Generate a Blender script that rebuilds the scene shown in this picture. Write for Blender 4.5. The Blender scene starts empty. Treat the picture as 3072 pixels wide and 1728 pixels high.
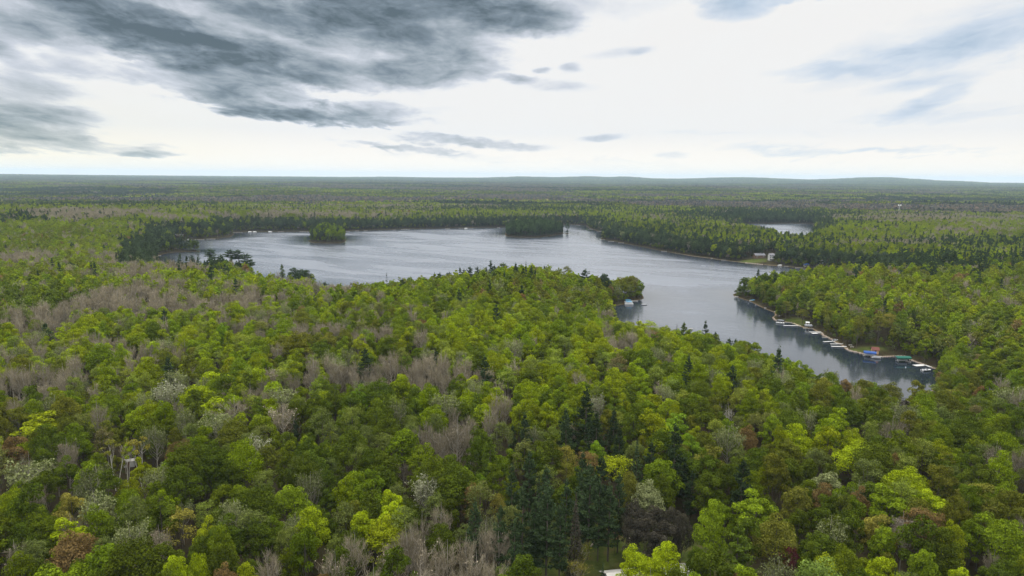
import bpy, math
import numpy as np
from mathutils import Matrix, Vector

# ------------------------------------------------------------------ camera, sky, sun, exposure
sc = bpy.context.scene
COL = sc.collection
F = 2076.0                      # focal length in pixels of the 3072 px wide frame
CAMZ = 100.0
PITCH = math.atan(330.0 / F)
ROLL = math.atan(0.0082)
cp, sp, cr, sr = math.cos(PITCH), math.sin(PITCH), math.cos(ROLL), math.sin(ROLL)
FW = np.array([0, cp, -sp]); R0 = np.array([1.0, 0, 0]); U0 = np.array([0, sp, cp])
RT = cr * R0 + sr * U0
UP = -sr * R0 + cr * U0
cam_d = bpy.data.cameras.new('camera'); cam = bpy.data.objects.new('camera', cam_d); COL.objects.link(cam)
cam_d.sensor_width = 36.0; cam_d.lens = 36.0 * F / 3072.0
cam_d.clip_start = 1.0; cam_d.clip_end = 90000.0
M = Matrix(((RT[0], UP[0], -FW[0], 0), (RT[1], UP[1], -FW[1], 0), (RT[2], UP[2], -FW[2], CAMZ), (0, 0, 0, 1)))
cam.matrix_world = M
sc.camera = cam

SUN_EL, SUN_AZ = math.radians(48), math.radians(-14)     # azimuth from the viewing direction, + to the right
sun_d = bpy.data.lights.new('sun', 'SUN'); sun = bpy.data.objects.new('sun', sun_d); COL.objects.link(sun)
sun_d.energy = 2.2; sun_d.angle = math.radians(12); sun_d.color = (1.0, 0.93, 0.80)
sd_ = Vector((math.sin(SUN_AZ) * math.cos(SUN_EL), math.cos(SUN_AZ) * math.cos(SUN_EL), math.sin(SUN_EL)))
sun.rotation_euler = sd_.to_track_quat('Z', 'Y').to_euler()
sun.location = (0, 0, 400)
sc.view_settings.view_transform = 'Standard'; sc.view_settings.look = 'None'
sc.view_settings.exposure = 0.0; sc.view_settings.gamma = 1.0
sc.cycles.use_denoising = True
sc.cycles.denoiser = 'OPENIMAGEDENOISE'; sc.cycles.denoising_prefilter = 'ACCURATE'; sc.cycles.denoising_input_passes = 'RGB_ALBEDO_NORMAL'
sc.cycles.max_bounces = 5; sc.cycles.diffuse_bounces = 2; sc.cycles.glossy_bounces = 2
sc.cycles.transmission_bounces = 2; sc.cycles.volume_bounces = 1; sc.cycles.transparent_max_bounces = 8
sc.cycles.sample_clamp_indirect = 4.0

def unproj(x, y, z=0.0):
    """the world point at height z seen at pixel (x, y) of the 3072 x 1728 photograph"""
    x = np.asarray(x, float); y = np.asarray(y, float)
    d = FW + ((x - 1536) / F)[..., None] * RT + ((864 - y) / F)[..., None] * UP
    t = (z - CAMZ) / d[..., 2]
    return np.stack([d[..., 0] * t, d[..., 1] * t], -1)

def proj(X, Y, Z):
    """pixel position and depth of world points"""
    P = np.stack([X, Y, Z - CAMZ], -1)
    w = P @ FW
    return 1536 + F * (P @ RT) / w, 864 - F * (P @ UP) / w, w

# ------------------------------------------------------------------ small node helpers
class NT:
    def __init__(s, tree): s.t = tree
    def n(s, typ, **kw):
        o = s.t.nodes.new(typ)
        for k, v in kw.items(): setattr(o, k, v)
        return o
    def l(s, a, b): s.t.links.new(a, b)
    def put(s, sock, v):
        if hasattr(v, 'is_output') or isinstance(v, bpy.types.NodeSocket): s.l(v, sock)
        else: sock.default_value = v
    def math(s, op, a, b=0.0, c=None, clamp=False):
        o = s.n('ShaderNodeMath', operation=op, use_clamp=clamp)
        s.put(o.inputs[0], a); s.put(o.inputs[1], b)
        if c is not None: s.put(o.inputs[2], c)
        return o.outputs[0]
    def vmath(s, op, a, b=None, scale=None):
        o = s.n('ShaderNodeVectorMath', operation=op)
        s.put(o.inputs[0], a)
        if b is not None: s.put(o.inputs[1], b)
        if scale is not None: s.put(o.inputs['Scale'], scale)
        return o.outputs['Value'] if op in ('DOT_PRODUCT', 'LENGTH') else o.outputs[0]
    def mix(s, f, a, b, blend='MIX'):
        o = s.n('ShaderNodeMix', data_type='RGBA', blend_type=blend)
        s.put(o.inputs[0], f); s.put(o.inputs[6], a); s.put(o.inputs[7], b)
        return o.outputs[2]
    def noise(s, vec, scale, detail=3.0, rough=0.5, dist=0.0, color=False):
        o = s.n('ShaderNodeTexNoise')
        s.put(o.inputs['Vector'], vec); o.inputs['Scale'].default_value = scale
        o.inputs['Detail'].default_value = detail; o.inputs['Roughness'].default_value = rough
        o.inputs['Distortion'].default_value = dist
        return o.outputs['Color' if color else 'Fac']
    def ramp(s, f, stops, interp='LINEAR'):
        o = s.n('ShaderNodeValToRGB'); o.color_ramp.interpolation = interp
        e = o.color_ramp.elements
        while len(e) > 1: e.remove(e[-1])
        e[0].position = stops[0][0]; e[0].color = tuple(stops[0][1]) + (1,)
        for p, c in stops[1:]:
            q = e.new(p); q.color = tuple(c) + (1,)
        s.put(o.inputs[0], f)
        return o.outputs[0]
    def comb(s, x, y, z):
        o = s.n('ShaderNodeCombineXYZ'); s.put(o.inputs[0], x); s.put(o.inputs[1], y); s.put(o.inputs[2], z)
        return o.outputs[0]
    def sep(s, v):
        o = s.n('ShaderNodeSeparateXYZ'); s.put(o.inputs[0], v); return o.outputs

def srgb(r, g, b):
    f = lambda c: (c / 255) / 12.92 if c <= 10 else (((c / 255) + .055) / 1.055) ** 2.4
    return (f(r), f(g), f(b))

# ------------------------------------------------------------------ world: Nishita sky under a broken cloud deck
world = bpy.data.worlds.new('World'); sc.world = world; world.use_nodes = True
wt = world.node_tree; wt.nodes.clear(); W = NT(wt)
sky = W.n('ShaderNodeTexSky'); sky.sky_type = 'NISHITA'; sky.sun_disc = False
sky.sun_elevation = SUN_EL; sky.sun_rotation = SUN_AZ
gen = W.n('ShaderNodeTexCoord').outputs['Generated']
gx, gy, gz = W.sep(gen)
az = W.math('ARCTAN2', gx, gy)
el = W.math('ARCSINE', gz)
# domain warp, stretched along the horizon like cloud layers seen edge-on
persp = W.math('ADD', W.math('MULTIPLY', W.math('MAXIMUM', el, 0.0), 0.9), 0.10)
cu = W.comb(W.math('DIVIDE', az, W.math('ADD', persp, 0.12)), W.math('MULTIPLY', W.math('LOGARITHM', persp, 2.718), 2.0), 0.0)
w1 = W.noise(cu, 1.8, 3, 0.5, 0.0, True)
w2 = W.noise(cu, 6.5, 5, 0.58, 0.3, True)
dw = W.vmath('ADD', W.vmath('MULTIPLY', W.vmath('SUBTRACT', w1, (0.5, 0.5, 0.5)), (0.09, 0.03, 0)),
             W.vmath('MULTIPLY', W.vmath('SUBTRACT', w2, (0.5, 0.5, 0.5)), (0.088, 0.034, 0)))
base = W.vmath('ADD', W.comb(az, el, 0.0), dw)
base_s = W.vmath('ADD', W.comb(az, el, 0.0), W.vmath('SCALE', dw, scale=0.33))
# (x, y, rx, ry, turn, weight) in photograph pixels -> azimuth and elevation of each cloud bank
BL = [(470, 70, 330, 56, 20, 1.05), (770, 160, 270, 54, 6, 1.05), (650, 60, 180, 40, 18, .2), (340, 0, 260, 60, 10, .6), (1020, 30, 300, 85, 3, 1.0), (1150, 55, 150, 50, 0, .4), (800, -70, 700, 80, 0, .6), (1330, 30, 260, 60, 4, .35),
      (900, 200, 420, 40, 6, .10), (1130, 215, 300, 50, 5, .34), (1440, 140, 170, 78, 14, .72), (1330, 235, 190, 40, 2, .55), (1230, 150, 220, 60, 10, .35), (760, 262, 200, 30, 6, .75), (990, 248, 170, 26, 5, .8), (880, 292, 240, 16, 4, .22), (850, 325, 200, 20, 9, .62), (1050, 345, 190, 21, 4, .62), (1130, 330, 100, 28, 0, .42), (1200, 365, 220, 14, 0, .30), (1330, 340, 150, 12, 0, .18),
      (1620, 48, 190, 52, 6, .80), (1500, 10, 150, 40, 0, .45), (1830, 20, 260, 50, -4, .26), (180, 85, 130, 36, 12, .50), (110, 40, 190, 60, 6, .45), (320, 205, 140, 30, 0, .26), (470, 180, 170, 40, 0, .16), (15, 145, 40, 24, 20, .42), (60, 240, 110, 22, 8, .2),
      (60, 330, 170, 55, 6, .34), (90, 385, 190, 36, 4, .55), (180, 345, 110, 22, 6, .38), (200, 275, 120, 28, 2, .28), (220, 442, 280, 20, 2, .38), (450, 463, 70, 8, 0, .42), (425, 440, 40, 22, 0, .16),
      (1290, 447, 160, 15, 5, .42), (1470, 428, 160, 20, 4, .48), (1440, 478, 200, 16, 2, .20), (1590, 440, 90, 12, 2, .25), (1800, 418, 70, 13, -4, .42), (1705, 205, 34, 16, -6, .42), (1628, 213, 24, 11, 0, .36), (1548, 238, 52, 14, 3, .40), (1850, 160, 105, 15, -3, .26), (1925, 150, 40, 10, -10, .22), (1755, 262, 120, 20, 4, .26),
      (2205, 30, 85, 26, 0, .6), (2150, 0, 60, 12, 0, .2), (2450, -8, 180, 14, 0, .42), (2960, 100, 260, 70, -12, .26), (3050, 140, 170, 60, -14, .24), (2850, 185, 240, 40, -12, .22), (2540, 222, 160, 17, 1, .22), (2740, 255, 110, 16, -8, .28), (2800, 300, 100, 24, -24, .36), (2950, 330, 200, 30, 0, .12),
      (2520, 455, 260, 16, 1, .20), (2440, 445, 130, 20, 0, .12), (2800, 460, 260, 8, 1, .18), (2020, 467, 45, 10, 0, .24), (1940, 492, 260, 8, 0, .14), (2100, 392, 100, 8, 0, .10), (700, 500, 600, 9, 1, .10), (2100, 510, 700, 10, 0, .13), (2950, 360, 330, 14, 1, .12), (2400, 400, 400, 8, 0, .08)]
acc = None
for (bx, by, rx, ry, turn, wgt) in BL:
    rx, ry = rx * .92, ry * .88
    if rx > 110: bx, by = bx - 95, by - 4
    d = FW + (bx - 1536) / F * RT + (864 - by) / F * UP
    d = d / np.linalg.norm(d)
    a0, e0 = math.atan2(d[0], d[1]), math.asin(d[2])
    mp = W.n('ShaderNodeMapping', vector_type='TEXTURE')
    mp.inputs['Location'].default_value = (a0, e0, 0)
    mp.inputs['Rotation'].default_value = (0, 0, -math.radians(turn))
    mp.inputs['Scale'].default_value = (1.5 * rx / F, 1.5 * ry / F, 1)
    W.l(base if rx > 120 else base_s, mp.inputs['Vector'])
    g = W.n('ShaderNodeTexGradient', gradient_type='SPHERICAL'); W.l(mp.outputs[0], g.inputs[0])
    v = W.math('MULTIPLY', W.math('SMOOTH_MIN', W.math('MULTIPLY', g.outputs['Fac'], 1.5), 1.0, 0.6), wgt * (.74 if rx > 150 and by < 300 and bx < 1500 else .9))
    acc = v if acc is None else W.math('SUBTRACT', W.math('ADD', acc, v), W.math('MULTIPLY', acc, v))     # overlap without summing
det = W.noise(cu, 9.0, 6, 0.6, 0.5)
det2 = W.noise(cu, 3.6, 5, 0.58, 0.3)
tex = W.math('ADD', W.math('MULTIPLY', W.math('SUBTRACT', det, .5), 0.8), W.math('MULTIPLY', W.math('SUBTRACT', det2, .5), 1.3))
dens = W.math('ADD', W.math('MULTIPLY', acc, 0.92), W.math('MULTIPLY', tex, W.math('ADD', W.math('MULTIPLY', acc, 1.15), .03)))
dens = W.math('MULTIPLY', W.math('SUBTRACT', dens, .05), 1.12)
dens = W.math('MAXIMUM', W.math('MINIMUM', dens, 1.0), 0.0)
cloud = W.ramp(dens, [(0.0, srgb(243, 243, 242)), (0.09, srgb(237, 239, 241)), (0.23, srgb(206, 212, 222)), (0.45, srgb(163, 174, 184)),
                      (0.66, srgb(122, 137, 149)), (0.9, srgb(82, 98, 108))])
blue = W.ramp(dens, [(0.0, srgb(243, 243, 242)), (0.12, srgb(232, 236, 240)), (0.3, srgb(208, 220, 234)), (0.6, srgb(170, 192, 214)), (1.0, srgb(120, 150, 178))])
cloud = W.mix(W.math('MULTIPLY', W.math('SUBTRACT', az, .05), 4.0, clamp=True), cloud, blue)
warm = W.mix(W.math('MULTIPLY', W.noise(cu, 3.3, 3), 0.28), (1, 1, 1, 1), (1.0, 0.93, 0.90, 1))
cloud = W.mix(1.0, cloud, warm, 'MULTIPLY')
# yellow glow low on the left, warm lift along the horizon to offset the haze
low = W.math('SUBTRACT', 1.0, W.math('MULTIPLY', W.math('ABSOLUTE', W.math('SUBTRACT', el, 0.03)), 11.0), clamp=True)
left = W.math('MULTIPLY', W.math('SUBTRACT', -0.30, az), 3.0, clamp=True)
cloud = W.mix(W.math('MULTIPLY', low, left), cloud, W.mix(1.0, cloud, (1.0, 0.985, 0.86, 1), 'MULTIPLY'))
# above the frame: added bright even cloud, out of view, lights the canopy
hi = W.math('MULTIPLY', W.math('SUBTRACT', el, 0.36), 2.2, clamp=True)
cloud = W.mix(hi, cloud, (2.7, 2.68, 2.6, 1))
hz = W.math('SUBTRACT', 1.0, W.math('MULTIPLY', W.math('ABSOLUTE', el), 16.0), clamp=True)
cloud = W.mix(hz, cloud, W.mix(1.0, cloud, (1.36, 1.22, 1.03, 1), 'MULTIPLY'))
tenx = W.mix(1.0, cloud, (10, 10, 10, 1), 'MULTIPLY')
col = W.mix(0.985, sky.outputs[0], tenx)
bg = W.n('ShaderNodeBackground'); bg.inputs['Strength'].default_value = 0.1
W.l(col, bg.inputs['Color'])
wo = W.n('ShaderNodeOutputWorld'); W.l(bg.outputs[0], wo.inputs['Surface'])
world.cycles.sampling_method = 'MANUAL'; world.cycles.sample_map_resolution = 512

# ------------------------------------------------------------------ materials
def material(name):
    m = bpy.data.materials.new(name); m.use_nodes = True; m.node_tree.nodes.clear()
    return m, NT(m.node_tree)

def finish(N, shader, disp=None):
    o = N.n('ShaderNodeOutputMaterial'); N.l(shader, o.inputs['Surface'])

def attr(N, name, typ='GEOMETRY'):
    o = N.n('ShaderNodeAttribute'); o.attribute_type = typ; o.attribute_name = name
    return o

def leaf_material(name, trans=0.30, var=0.55):
    m, N = material(name)
    tint = attr(N, 'tint', 'INSTANCER').outputs['Color']
    lv = attr(N, 'lv').outputs['Fac']
    tv = attr(N, 'tv').outputs['Color']
    c = N.mix(1.0, tint, tv, 'MULTIPLY')
    k = N.math('ADD', N.math('MULTIPLY', lv, var * 2), 1.0 - var)
    c = N.vmath('SCALE', c, scale=k)
    d = N.n('ShaderNodeBsdfDiffuse'); N.l(c, d.inputs[0])
    t = N.n('ShaderNodeBsdfTranslucent'); N.l(N.mix(1.0, c, (1.15, 1.25, 0.6, 1), 'MULTIPLY'), t.inputs[0])
    x = N.n('ShaderNodeMixShader'); x.inputs[0].default_value = trans
    N.l(d.outputs[0], x.inputs[1]); N.l(t.outputs[0], x.inputs[2]); finish(N, x.outputs[0])
    return m

def plain(name, c, rough=0.7, var=0.25, scale=0.8, spec=0.3, metal=0.0, bump=0.0, stretch=(1, 1, 1)):
    m, N = material(name)
    p = N.n('ShaderNodeTexCoord').outputs['Object']
    p = N.vmath('MULTIPLY', p, stretch)
    f = N.noise(p, scale, 5, 0.65)
    k = N.math('ADD', N.math('MULTIPLY', f, 2 * var), 1 - var)
    col = N.vmath('SCALE', tuple(c), scale=k)
    b = N.n('ShaderNodeBsdfPrincipled'); N.l(col, b.inputs['Base Color'])
    b.inputs['Roughness'].default_value = rough; b.inputs['Specular IOR Level'].default_value = spec
    b.inputs['Metallic'].default_value = metal
    if bump:
        bp = N.n('ShaderNodeBump'); bp.inputs['Strength'].default_value = bump; N.l(f, bp.inputs['Height'])
        N.l(bp.outputs[0], b.inputs['Normal'])
    finish(N, b.outputs[0])
    return m

MAT = {}
MAT['leaf'] = leaf_material('leaf_foliage', 0.20, 0.55)
MAT['needle'] = leaf_material('needle_foliage', 0.12, 0.55)
MAT['twig'] = leaf_material('twig_wood', 0.10, 0.40)
MAT['bark'] = plain('grey_bark', (0.095, 0.082, 0.068), 0.9, 0.4, 1.5, 0.1, stretch=(3, 3, 0.5))
MAT['palebark'] = plain('pale_grey_bark', (.30, .275, .235), 0.9, 0.3, 1.5, 0.1, stretch=(3, 3, 0.5))
MAT['birch'] = plain('white_bark', (0.46, 0.44, 0.40), 0.8, 0.4, 2.5, 0.15, stretch=(1, 1, 2.5))

# ------------------------------------------------------------------ numpy noise
def vnoise(x, y, seed=0):
    xi = np.floor(x).astype(np.int64); yi = np.floor(y).astype(np.int64)
    fx = x - xi; fy = y - yi
    fx = fx * fx * (3 - 2 * fx); fy = fy * fy * (3 - 2 * fy)
    def h(a, b):
        n = (a * 374761393 + b * 668265263 + seed * 974711) & 0x7fffffff
        n = ((n ^ (n >> 13)) * 1274126177) & 0x7fffffff
        n = n ^ (n >> 16)
        return (n & 0xffff) / 65535.0
    return (h(xi, yi) * (1 - fx) + h(xi + 1, yi) * fx) * (1 - fy) + (h(xi, yi + 1) * (1 - fx) + h(xi + 1, yi + 1) * fx) * fy

def fbm(x, y, seed=0, octv=4):
    s = 0; a = 0.5; t = 0
    for k in range(octv):
        s = s + a * vnoise(x * 2 ** k + 17 * k, y * 2 ** k - 31 * k, seed + k); t += a; a *= 0.5
    return s / t

# ------------------------------------------------------------------ shoreline of the lake (z0: waterline seen; T: tree tops seen above a hidden shore)
T = 18.0
LAKE = [(471, 772, 0), (493, 760, 0), (529, 756, 0), (560, 755, 0), (596, 755, 0), (599, 752.3, 0), (560, 751.6, 0), (534, 751, 0), (520, 735, 0), (505, 723, 0), (521, 720.6, 0), (576, 718.6, 0),
        (632, 716.6, 0), (688, 710.6, 0), (700, 703, 0), (692, 697, 0), (755, 695, 0), (894, 694, 0), (960, 693.5, 0), (1024, 693, 0), (1120, 690, 0), (1239, 686, 0), (1380, 683.5, 0), (1517, 681, 0), (1600, 677, 0), (1684, 673, 0),
        (1759, 675, 0), (1770, 686, 0), (1811, 697, 0), (1809, 718, 0), (1859, 726, 0), (1905, 736, 0), (1954, 746, 0), (1990, 753, 0), (2048, 763, 0), (2165, 780, 0), (2281, 793, 0), (2375, 801, 0), (2431, 807, 0), (2520, 815, 0),
        (2600, 822, 0), (2590, 816, T), (2500, 813, T), (2431, 810, T), (2375, 812, T), (2330, 822, 17), (2272, 832, 14), (2240, 844, 11), (2215, 856, 7), (2202, 884, 0),
        (2207, 889, 0), (2253, 904, 0), (2293, 924, 0), (2328, 938, 0), (2330, 946, 0), (2321, 953, 0), (2326, 960, 0), (2352, 964, 0), (2393, 973, 0), (2408, 981, 0), (2440, 987, 0), (2462, 998, 0), (2470, 1005, 0),
        (2500, 1020, 0), (2518, 1030, 0), (2537, 1041, 0), (2541, 1047, 0), (2550, 1052, 0), (2576, 1057, 0), (2598, 1063, 0), (2625, 1068, 0), (2646, 1070, 0), (2680, 1068, 0), (2716, 1068, 0), (2733, 1079, 0), (2765, 1091, 0),
        (2799, 1103, 0), (2827, 1112, 0), (2850, 1122, 0), (2852, 1136, 0), (2790, 1136, T), (2737, 1146, T), (2702, 1142, T), (2653, 1138, T), (2620, 1125, T), (2570, 1098, T), (2500, 1090, T), (2467, 1086, T), (2421, 1064, T), (2375, 1056, T),
        (2335, 1048, T), (2281, 1044, 13), (2216, 1034, 13), (2141, 1016, 13), (2100, 1006, 13), (2048, 990, 13), (1978, 970, T), (1928, 962, T), (1879, 952, T), (1858, 938, T), (1838, 918, 0), (1870, 912, 0), (1890, 906, 0),
        (1912, 900, 0), (1927, 896, 0), (1926, 888, 0), (1908, 852, 7), (1880, 842, 11), (1831, 836, 15), (1790, 832, 17), (1740, 824, T), (1700, 814, T), (1640, 812, T), (1580, 806, T), (1520, 804, T), (1481, 808, T), (1420, 818, T),
        (1374, 826, T), (1302, 834, T), (1223, 848, T), (1143, 853, T), (1064, 860, T), (1017, 863, T), (965, 864, T), (934, 862, 0), (915, 800, 23), (875, 804, 23), (835, 818, 23), (800, 812, 23), (770, 802, 23), (757, 784, 23),
        (747, 766, 23), (700, 765, 23), (640, 765, 23), (600, 770, 23), (568, 788, 23), (517, 789, 23), (477, 781, 23)]
ISLE1 = [(928, 722, 0), (938, 728, 0), (985, 729.5, 0), (1030, 728.5, 0), (1036, 720, 0), (1025, 712, 0), (945, 711, 0)]
ISLE2 = [(1516, 702, 0), (1521, 709, 0), (1560, 712, 0), (1610, 712, 0), (1650, 708, 0), (1690, 701, 0), (1686, 695, 0), (1640, 690, 0), (1540, 690, 0)]
ISLE3 = [(1696, 701, 0), (1701, 702.5, 0), (1706, 701, 0), (1701, 699, 0)]
POND = [(2225, 670, 0), (2330, 670, 0), (2442, 670.5, 0), (2443, 690, 0), (2441, 706, 0), (2400, 704, 12), (2360, 695, T), (2322, 687, T), (2290, 682, T), (2230, 677, T)]
def poly(L):
    return np.array([unproj(a, b, c) for a, b, c in L])
def rough_poly(P, seed, amp):
    """subdivide the outline and push the new points in and out a little, as a real shore does"""
    out = []
    n = len(P); rng = np.random.RandomState(seed)
    for i in range(n):
        a, b = P[i], P[(i + 1) % n]; L = np.linalg.norm(b - a); k = max(1, int(L / 22))
        nrm = np.array([-(b - a)[1], (b - a)[0]]) / max(L, 1e-6)
        for j in range(k):
            p = a + (b - a) * j / k
            if j: p = p + nrm * rng.normal(0, amp)
            out.append(p)
    return np.array(out)
P_LAKE = rough_poly(poly(LAKE), 3, 1.6)
P_ISL = [rough_poly(poly(L), 5 + i, 1.2) for i, L in enumerate((ISLE1, ISLE2, ISLE3))]
P_POND = rough_poly(poly(POND), 9, 1.5)

def seg_dist(px, py, P):
    best = np.full(px.shape, 1e12)
    Q = np.roll(P, -1, 0)
    inside = np.zeros(px.shape, bool)
    for (ax, ay), (bx, by) in zip(P, Q):
        dx, dy = bx - ax, by - ay
        t = np.clip(((px - ax) * dx + (py - ay) * dy) / (dx * dx + dy * dy + 1e-9), 0, 1)
        best = np.minimum(best, (px - ax - t * dx) ** 2 + (py - ay - t * dy) ** 2)
        if ay != by:
            c = ((ay > py) != (by > py)) & (px < (bx - ax) * (py - ay) / (by - ay) + ax)
            inside ^= c
    return np.sqrt(best), inside

def land_dist(px, py):
    """distance to the nearest shore: > 0 on land, < 0 in water"""
    px = np.asarray(px, float); py = np.asarray(py, float)
    out = np.full(px.shape, 900.0)
    m = (py > 150) & (py < 3400) & (np.abs(px) < 2000)
    if m.any():
        x, y = px[m], py[m]
        dl, il = seg_dist(x, y, P_LAKE)
        dp, ip = seg_dist(x, y, P_POND)
        d = np.minimum(dl, dp); w = il | ip
        for P in P_ISL:
            di, ii = seg_dist(x, y, P); d = np.minimum(d, di); w = w & ~ii
        out[m] = np.where(w, -d, d)
    return out

# skyline of the far hills (pixels) -> crest heights
SKX = np.array([-600, 0, 254, 509, 755, 1024, 1163, 1342, 1461, 1568, 1660, 1759, 1819, 1867, 1938, 2048, 2130, 2216, 2330, 2421, 2520, 2617, 2725, 2804, 2841, 2935, 3072, 3700])
SKY = np.array([520, 522.7, 525.4, 527.8, 529.8, 531.6, 531.2, 533.8, 533.8, 530.4, 532.8, 529.8, 532.4, 530.6, 535.8, 537, 534.5, 532.5, 537, 540, 537, 533.4, 539, 544, 543.6, 548.2, 549.4, 553])
SK_AZ = np.arctan2((SKX - 1536) / F, 1.0)
SK_H = (534 + (SKX - 1536) * 0.0082) - SKY         # pixels above eye level
RIDGE = 15500.0
BUMPS = [(unproj(150, 690, 0), 330, 20), (unproj(2850, 720, 0), 200, 10), (unproj(2050, 720, 0), 120, 5), (unproj(2850, 850, 0), 130, 10),
         (unproj(2500, 880, 0), 70, 6), (unproj(1700, 905, 10), 60, 5), (unproj(600, 900, 10), 160, 7), (unproj(-50, 1000, 10), 120, 6), (unproj(2900, 640, 0), 380, 12), (unproj(985, 720, 0), 40, 8), (unproj(1560, 703, 0), 40, 4)]
def ground_z(x, y, ld=None):
    x = np.asarray(x, float); y = np.asarray(y, float)
    if ld is None: ld = land_dist(x, y)
    r = np.hypot(x, y); a = np.arctan2(x, y)
    base = 2.5 + 7.0 * fbm(x / 260, y / 260, 5, 3)
    for (c, s, h) in BUMPS:
        base = base + h * np.exp(-((x - c[0]) ** 2 + (y - c[1]) ** 2) / (2 * s * s))
    far = np.clip((r - 2300) / 9000, 0, 1)
    roll = (fbm(x / 1500, y / 900, 21, 3) - 0.5)
    base = base + far * 34 + roll * np.clip((r - 1700) / 2500, 0, 1) * 44
    hp = np.interp(np.arctan(np.tan(a)) * 1.0, SK_AZ, SK_H)
    crest = 100 + hp / F * RIDGE * 1.0 / 1.0 - 14
    k = np.clip((r - 9500) / (RIDGE - 9500), 0, 1); k = k * k * (3 - 2 * k)
    roll2 = (fbm(x / 2600, y / 1300, 33, 3) - 0.5) * 40 * np.clip((RIDGE - r) / 2500, 0, 1)
    base = base * (1 - k) + crest * k + roll2 * k
    k2 = np.clip((r - RIDGE) / 4500, 0, 1); base = base - k2 * 75
    sh = np.clip(ld / 55.0, 0, 1); sh = sh ** 0.8
    land = 0.35 + (base - 0.35) * sh
    return np.where(ld > 0, land, np.maximum(-3.5, 0.35 + ld * 0.28))
# ------------------------------------------------------------------ mesh helpers
def np_mesh(name, verts, loops, starts, mats, midx=None, smooth=False, fattr=None, tv=None):
    me = bpy.data.meshes.new(name)
    nf = len(starts)
    me.vertices.add(len(verts)); me.vertices.foreach_set('co', np.asarray(verts, np.float32).ravel())
    me.loops.add(len(loops)); me.loops.foreach_set('vertex_index', np.asarray(loops, np.int32))
    me.polygons.add(nf); me.polygons.foreach_set('loop_start', np.asarray(starts, np.int32))
    if midx is not None: me.polygons.foreach_set('material_index', np.asarray(midx, np.int32))
    for m in mats: me.materials.append(m)
    me.polygons.foreach_set('use_smooth', np.full(nf, smooth))
    if fattr is not None:
        a = me.attributes.new('lv', 'FLOAT', 'FACE'); a.data.foreach_set('value', np.asarray(fattr, np.float32))
    if tv is not None:
        a = me.attributes.new('tv', 'FLOAT_COLOR', 'FACE')
        a.data.foreach_set('color', np.concatenate([tv, np.ones((nf, 1))], 1).astype(np.float32).ravel())
    me.update(calc_edges=True)
    return me

class Geo:
    """gathers faces: verts, quads (or triangles), a material slot, a lightness per face and a colour per face"""
    def __init__(s): s.v = []; s.f = []; s.m = []; s.lv = []; s.tv = []; s.n = 0
    def add(s, v, f, m=0, lv=None, tv=None):
        v = np.asarray(v, float).reshape(-1, 3); f = np.asarray(f, int)
        s.v.append(v); s.f.append(f + s.n); s.n += len(v); k = len(f)
        s.m.append(np.full(k, m)); s.lv.append(np.full(k, 0.5) if lv is None else lv)
        s.tv.append(np.ones((k, 3)) if tv is None else tv)
    def mesh(s, name, mats, smooth=False):
        V = np.concatenate(s.v); L = []; S = []; p = 0
        for f in s.f:
            L.append(f.ravel()); S.append(p + np.arange(len(f)) * f.shape[1]); p += f.size
        return np_mesh(name, V, np.concatenate(L), np.concatenate(S), mats, np.concatenate(s.m), smooth, np.concatenate(s.lv), np.concatenate(s.tv))
    def merged(s, o, mat_shift=0, xf=None, tv=None):
        """append another Geo"""
        for v, f, m, lv, t in zip(o.v, o.f, o.m, o.lv, o.tv):
            s.v.append(v if xf is None else xf(v))
        off = s.n
        for f, m, lv, t in zip(o.f, o.m, o.lv, o.tv):
            s.f.append(f + off); s.m.append(m + mat_shift); s.lv.append(lv); s.tv.append(t if tv is None else t * tv)
        s.n += o.n

def leaves(g, c, nrm, size, rng, tilt=0.55, aspect=1.0, m=0, lv=None):
    """one small leaf-cluster quad at each centre c, facing about nrm"""
    n = len(c)
    nn = nrm + rng.normal(0, tilt, (n, 3)); nn /= np.linalg.norm(nn, axis=1)[:, None] + 1e-9
    a = np.cross(nn, rng.normal(0, 1, (n, 3))); a /= np.linalg.norm(a, axis=1)[:, None] + 1e-9
    b = np.cross(nn, a)
    s = (size * rng.uniform(0.6, 1.35, n))[:, None] * 0.5
    sa = a * s; sb = b * s * aspect
    v = np.stack([c - sa - sb * .6, c + sa * .7 - sb, c + sa + sb * .6, c - sa * .7 + sb], 1).reshape(-1, 3)
    f = np.arange(4 * n).reshape(n, 4)
    g.add(v, f, m, rng.uniform(0, 1, n) if lv is None else lv)

def tube(g, pts, rad, sides=5, m=0):
    pts = np.asarray(pts, float); rad = np.asarray(rad, float); k = len(pts)
    t = np.gradient(pts, axis=0); t /= np.linalg.norm(t, axis=1)[:, None] + 1e-9
    ref = np.array([0.31, 0.17, 0.1]) if abs(t[0, 2]) > .5 else np.array([0, 0, 1.0])
    a = np.cross(t, ref); a /= np.linalg.norm(a, axis=1)[:, None] + 1e-9
    b = np.cross(t, a); th = np.arange(sides) / sides * 2 * math.pi
    v = pts[:, None] + rad[:, None, None] * (a[:, None] * np.cos(th)[None, :, None] + b[:, None] * np.sin(th)[None, :, None])
    i = np.arange(k - 1)[:, None] * sides; j = np.arange(sides)[None]; j2 = (j + 1) % sides
    f = np.stack([i + j, i + j2, i + sides + j2, i + sides + j], -1).reshape(-1, 4)
    g.add(v.reshape(-1, 3), f, m)

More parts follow.
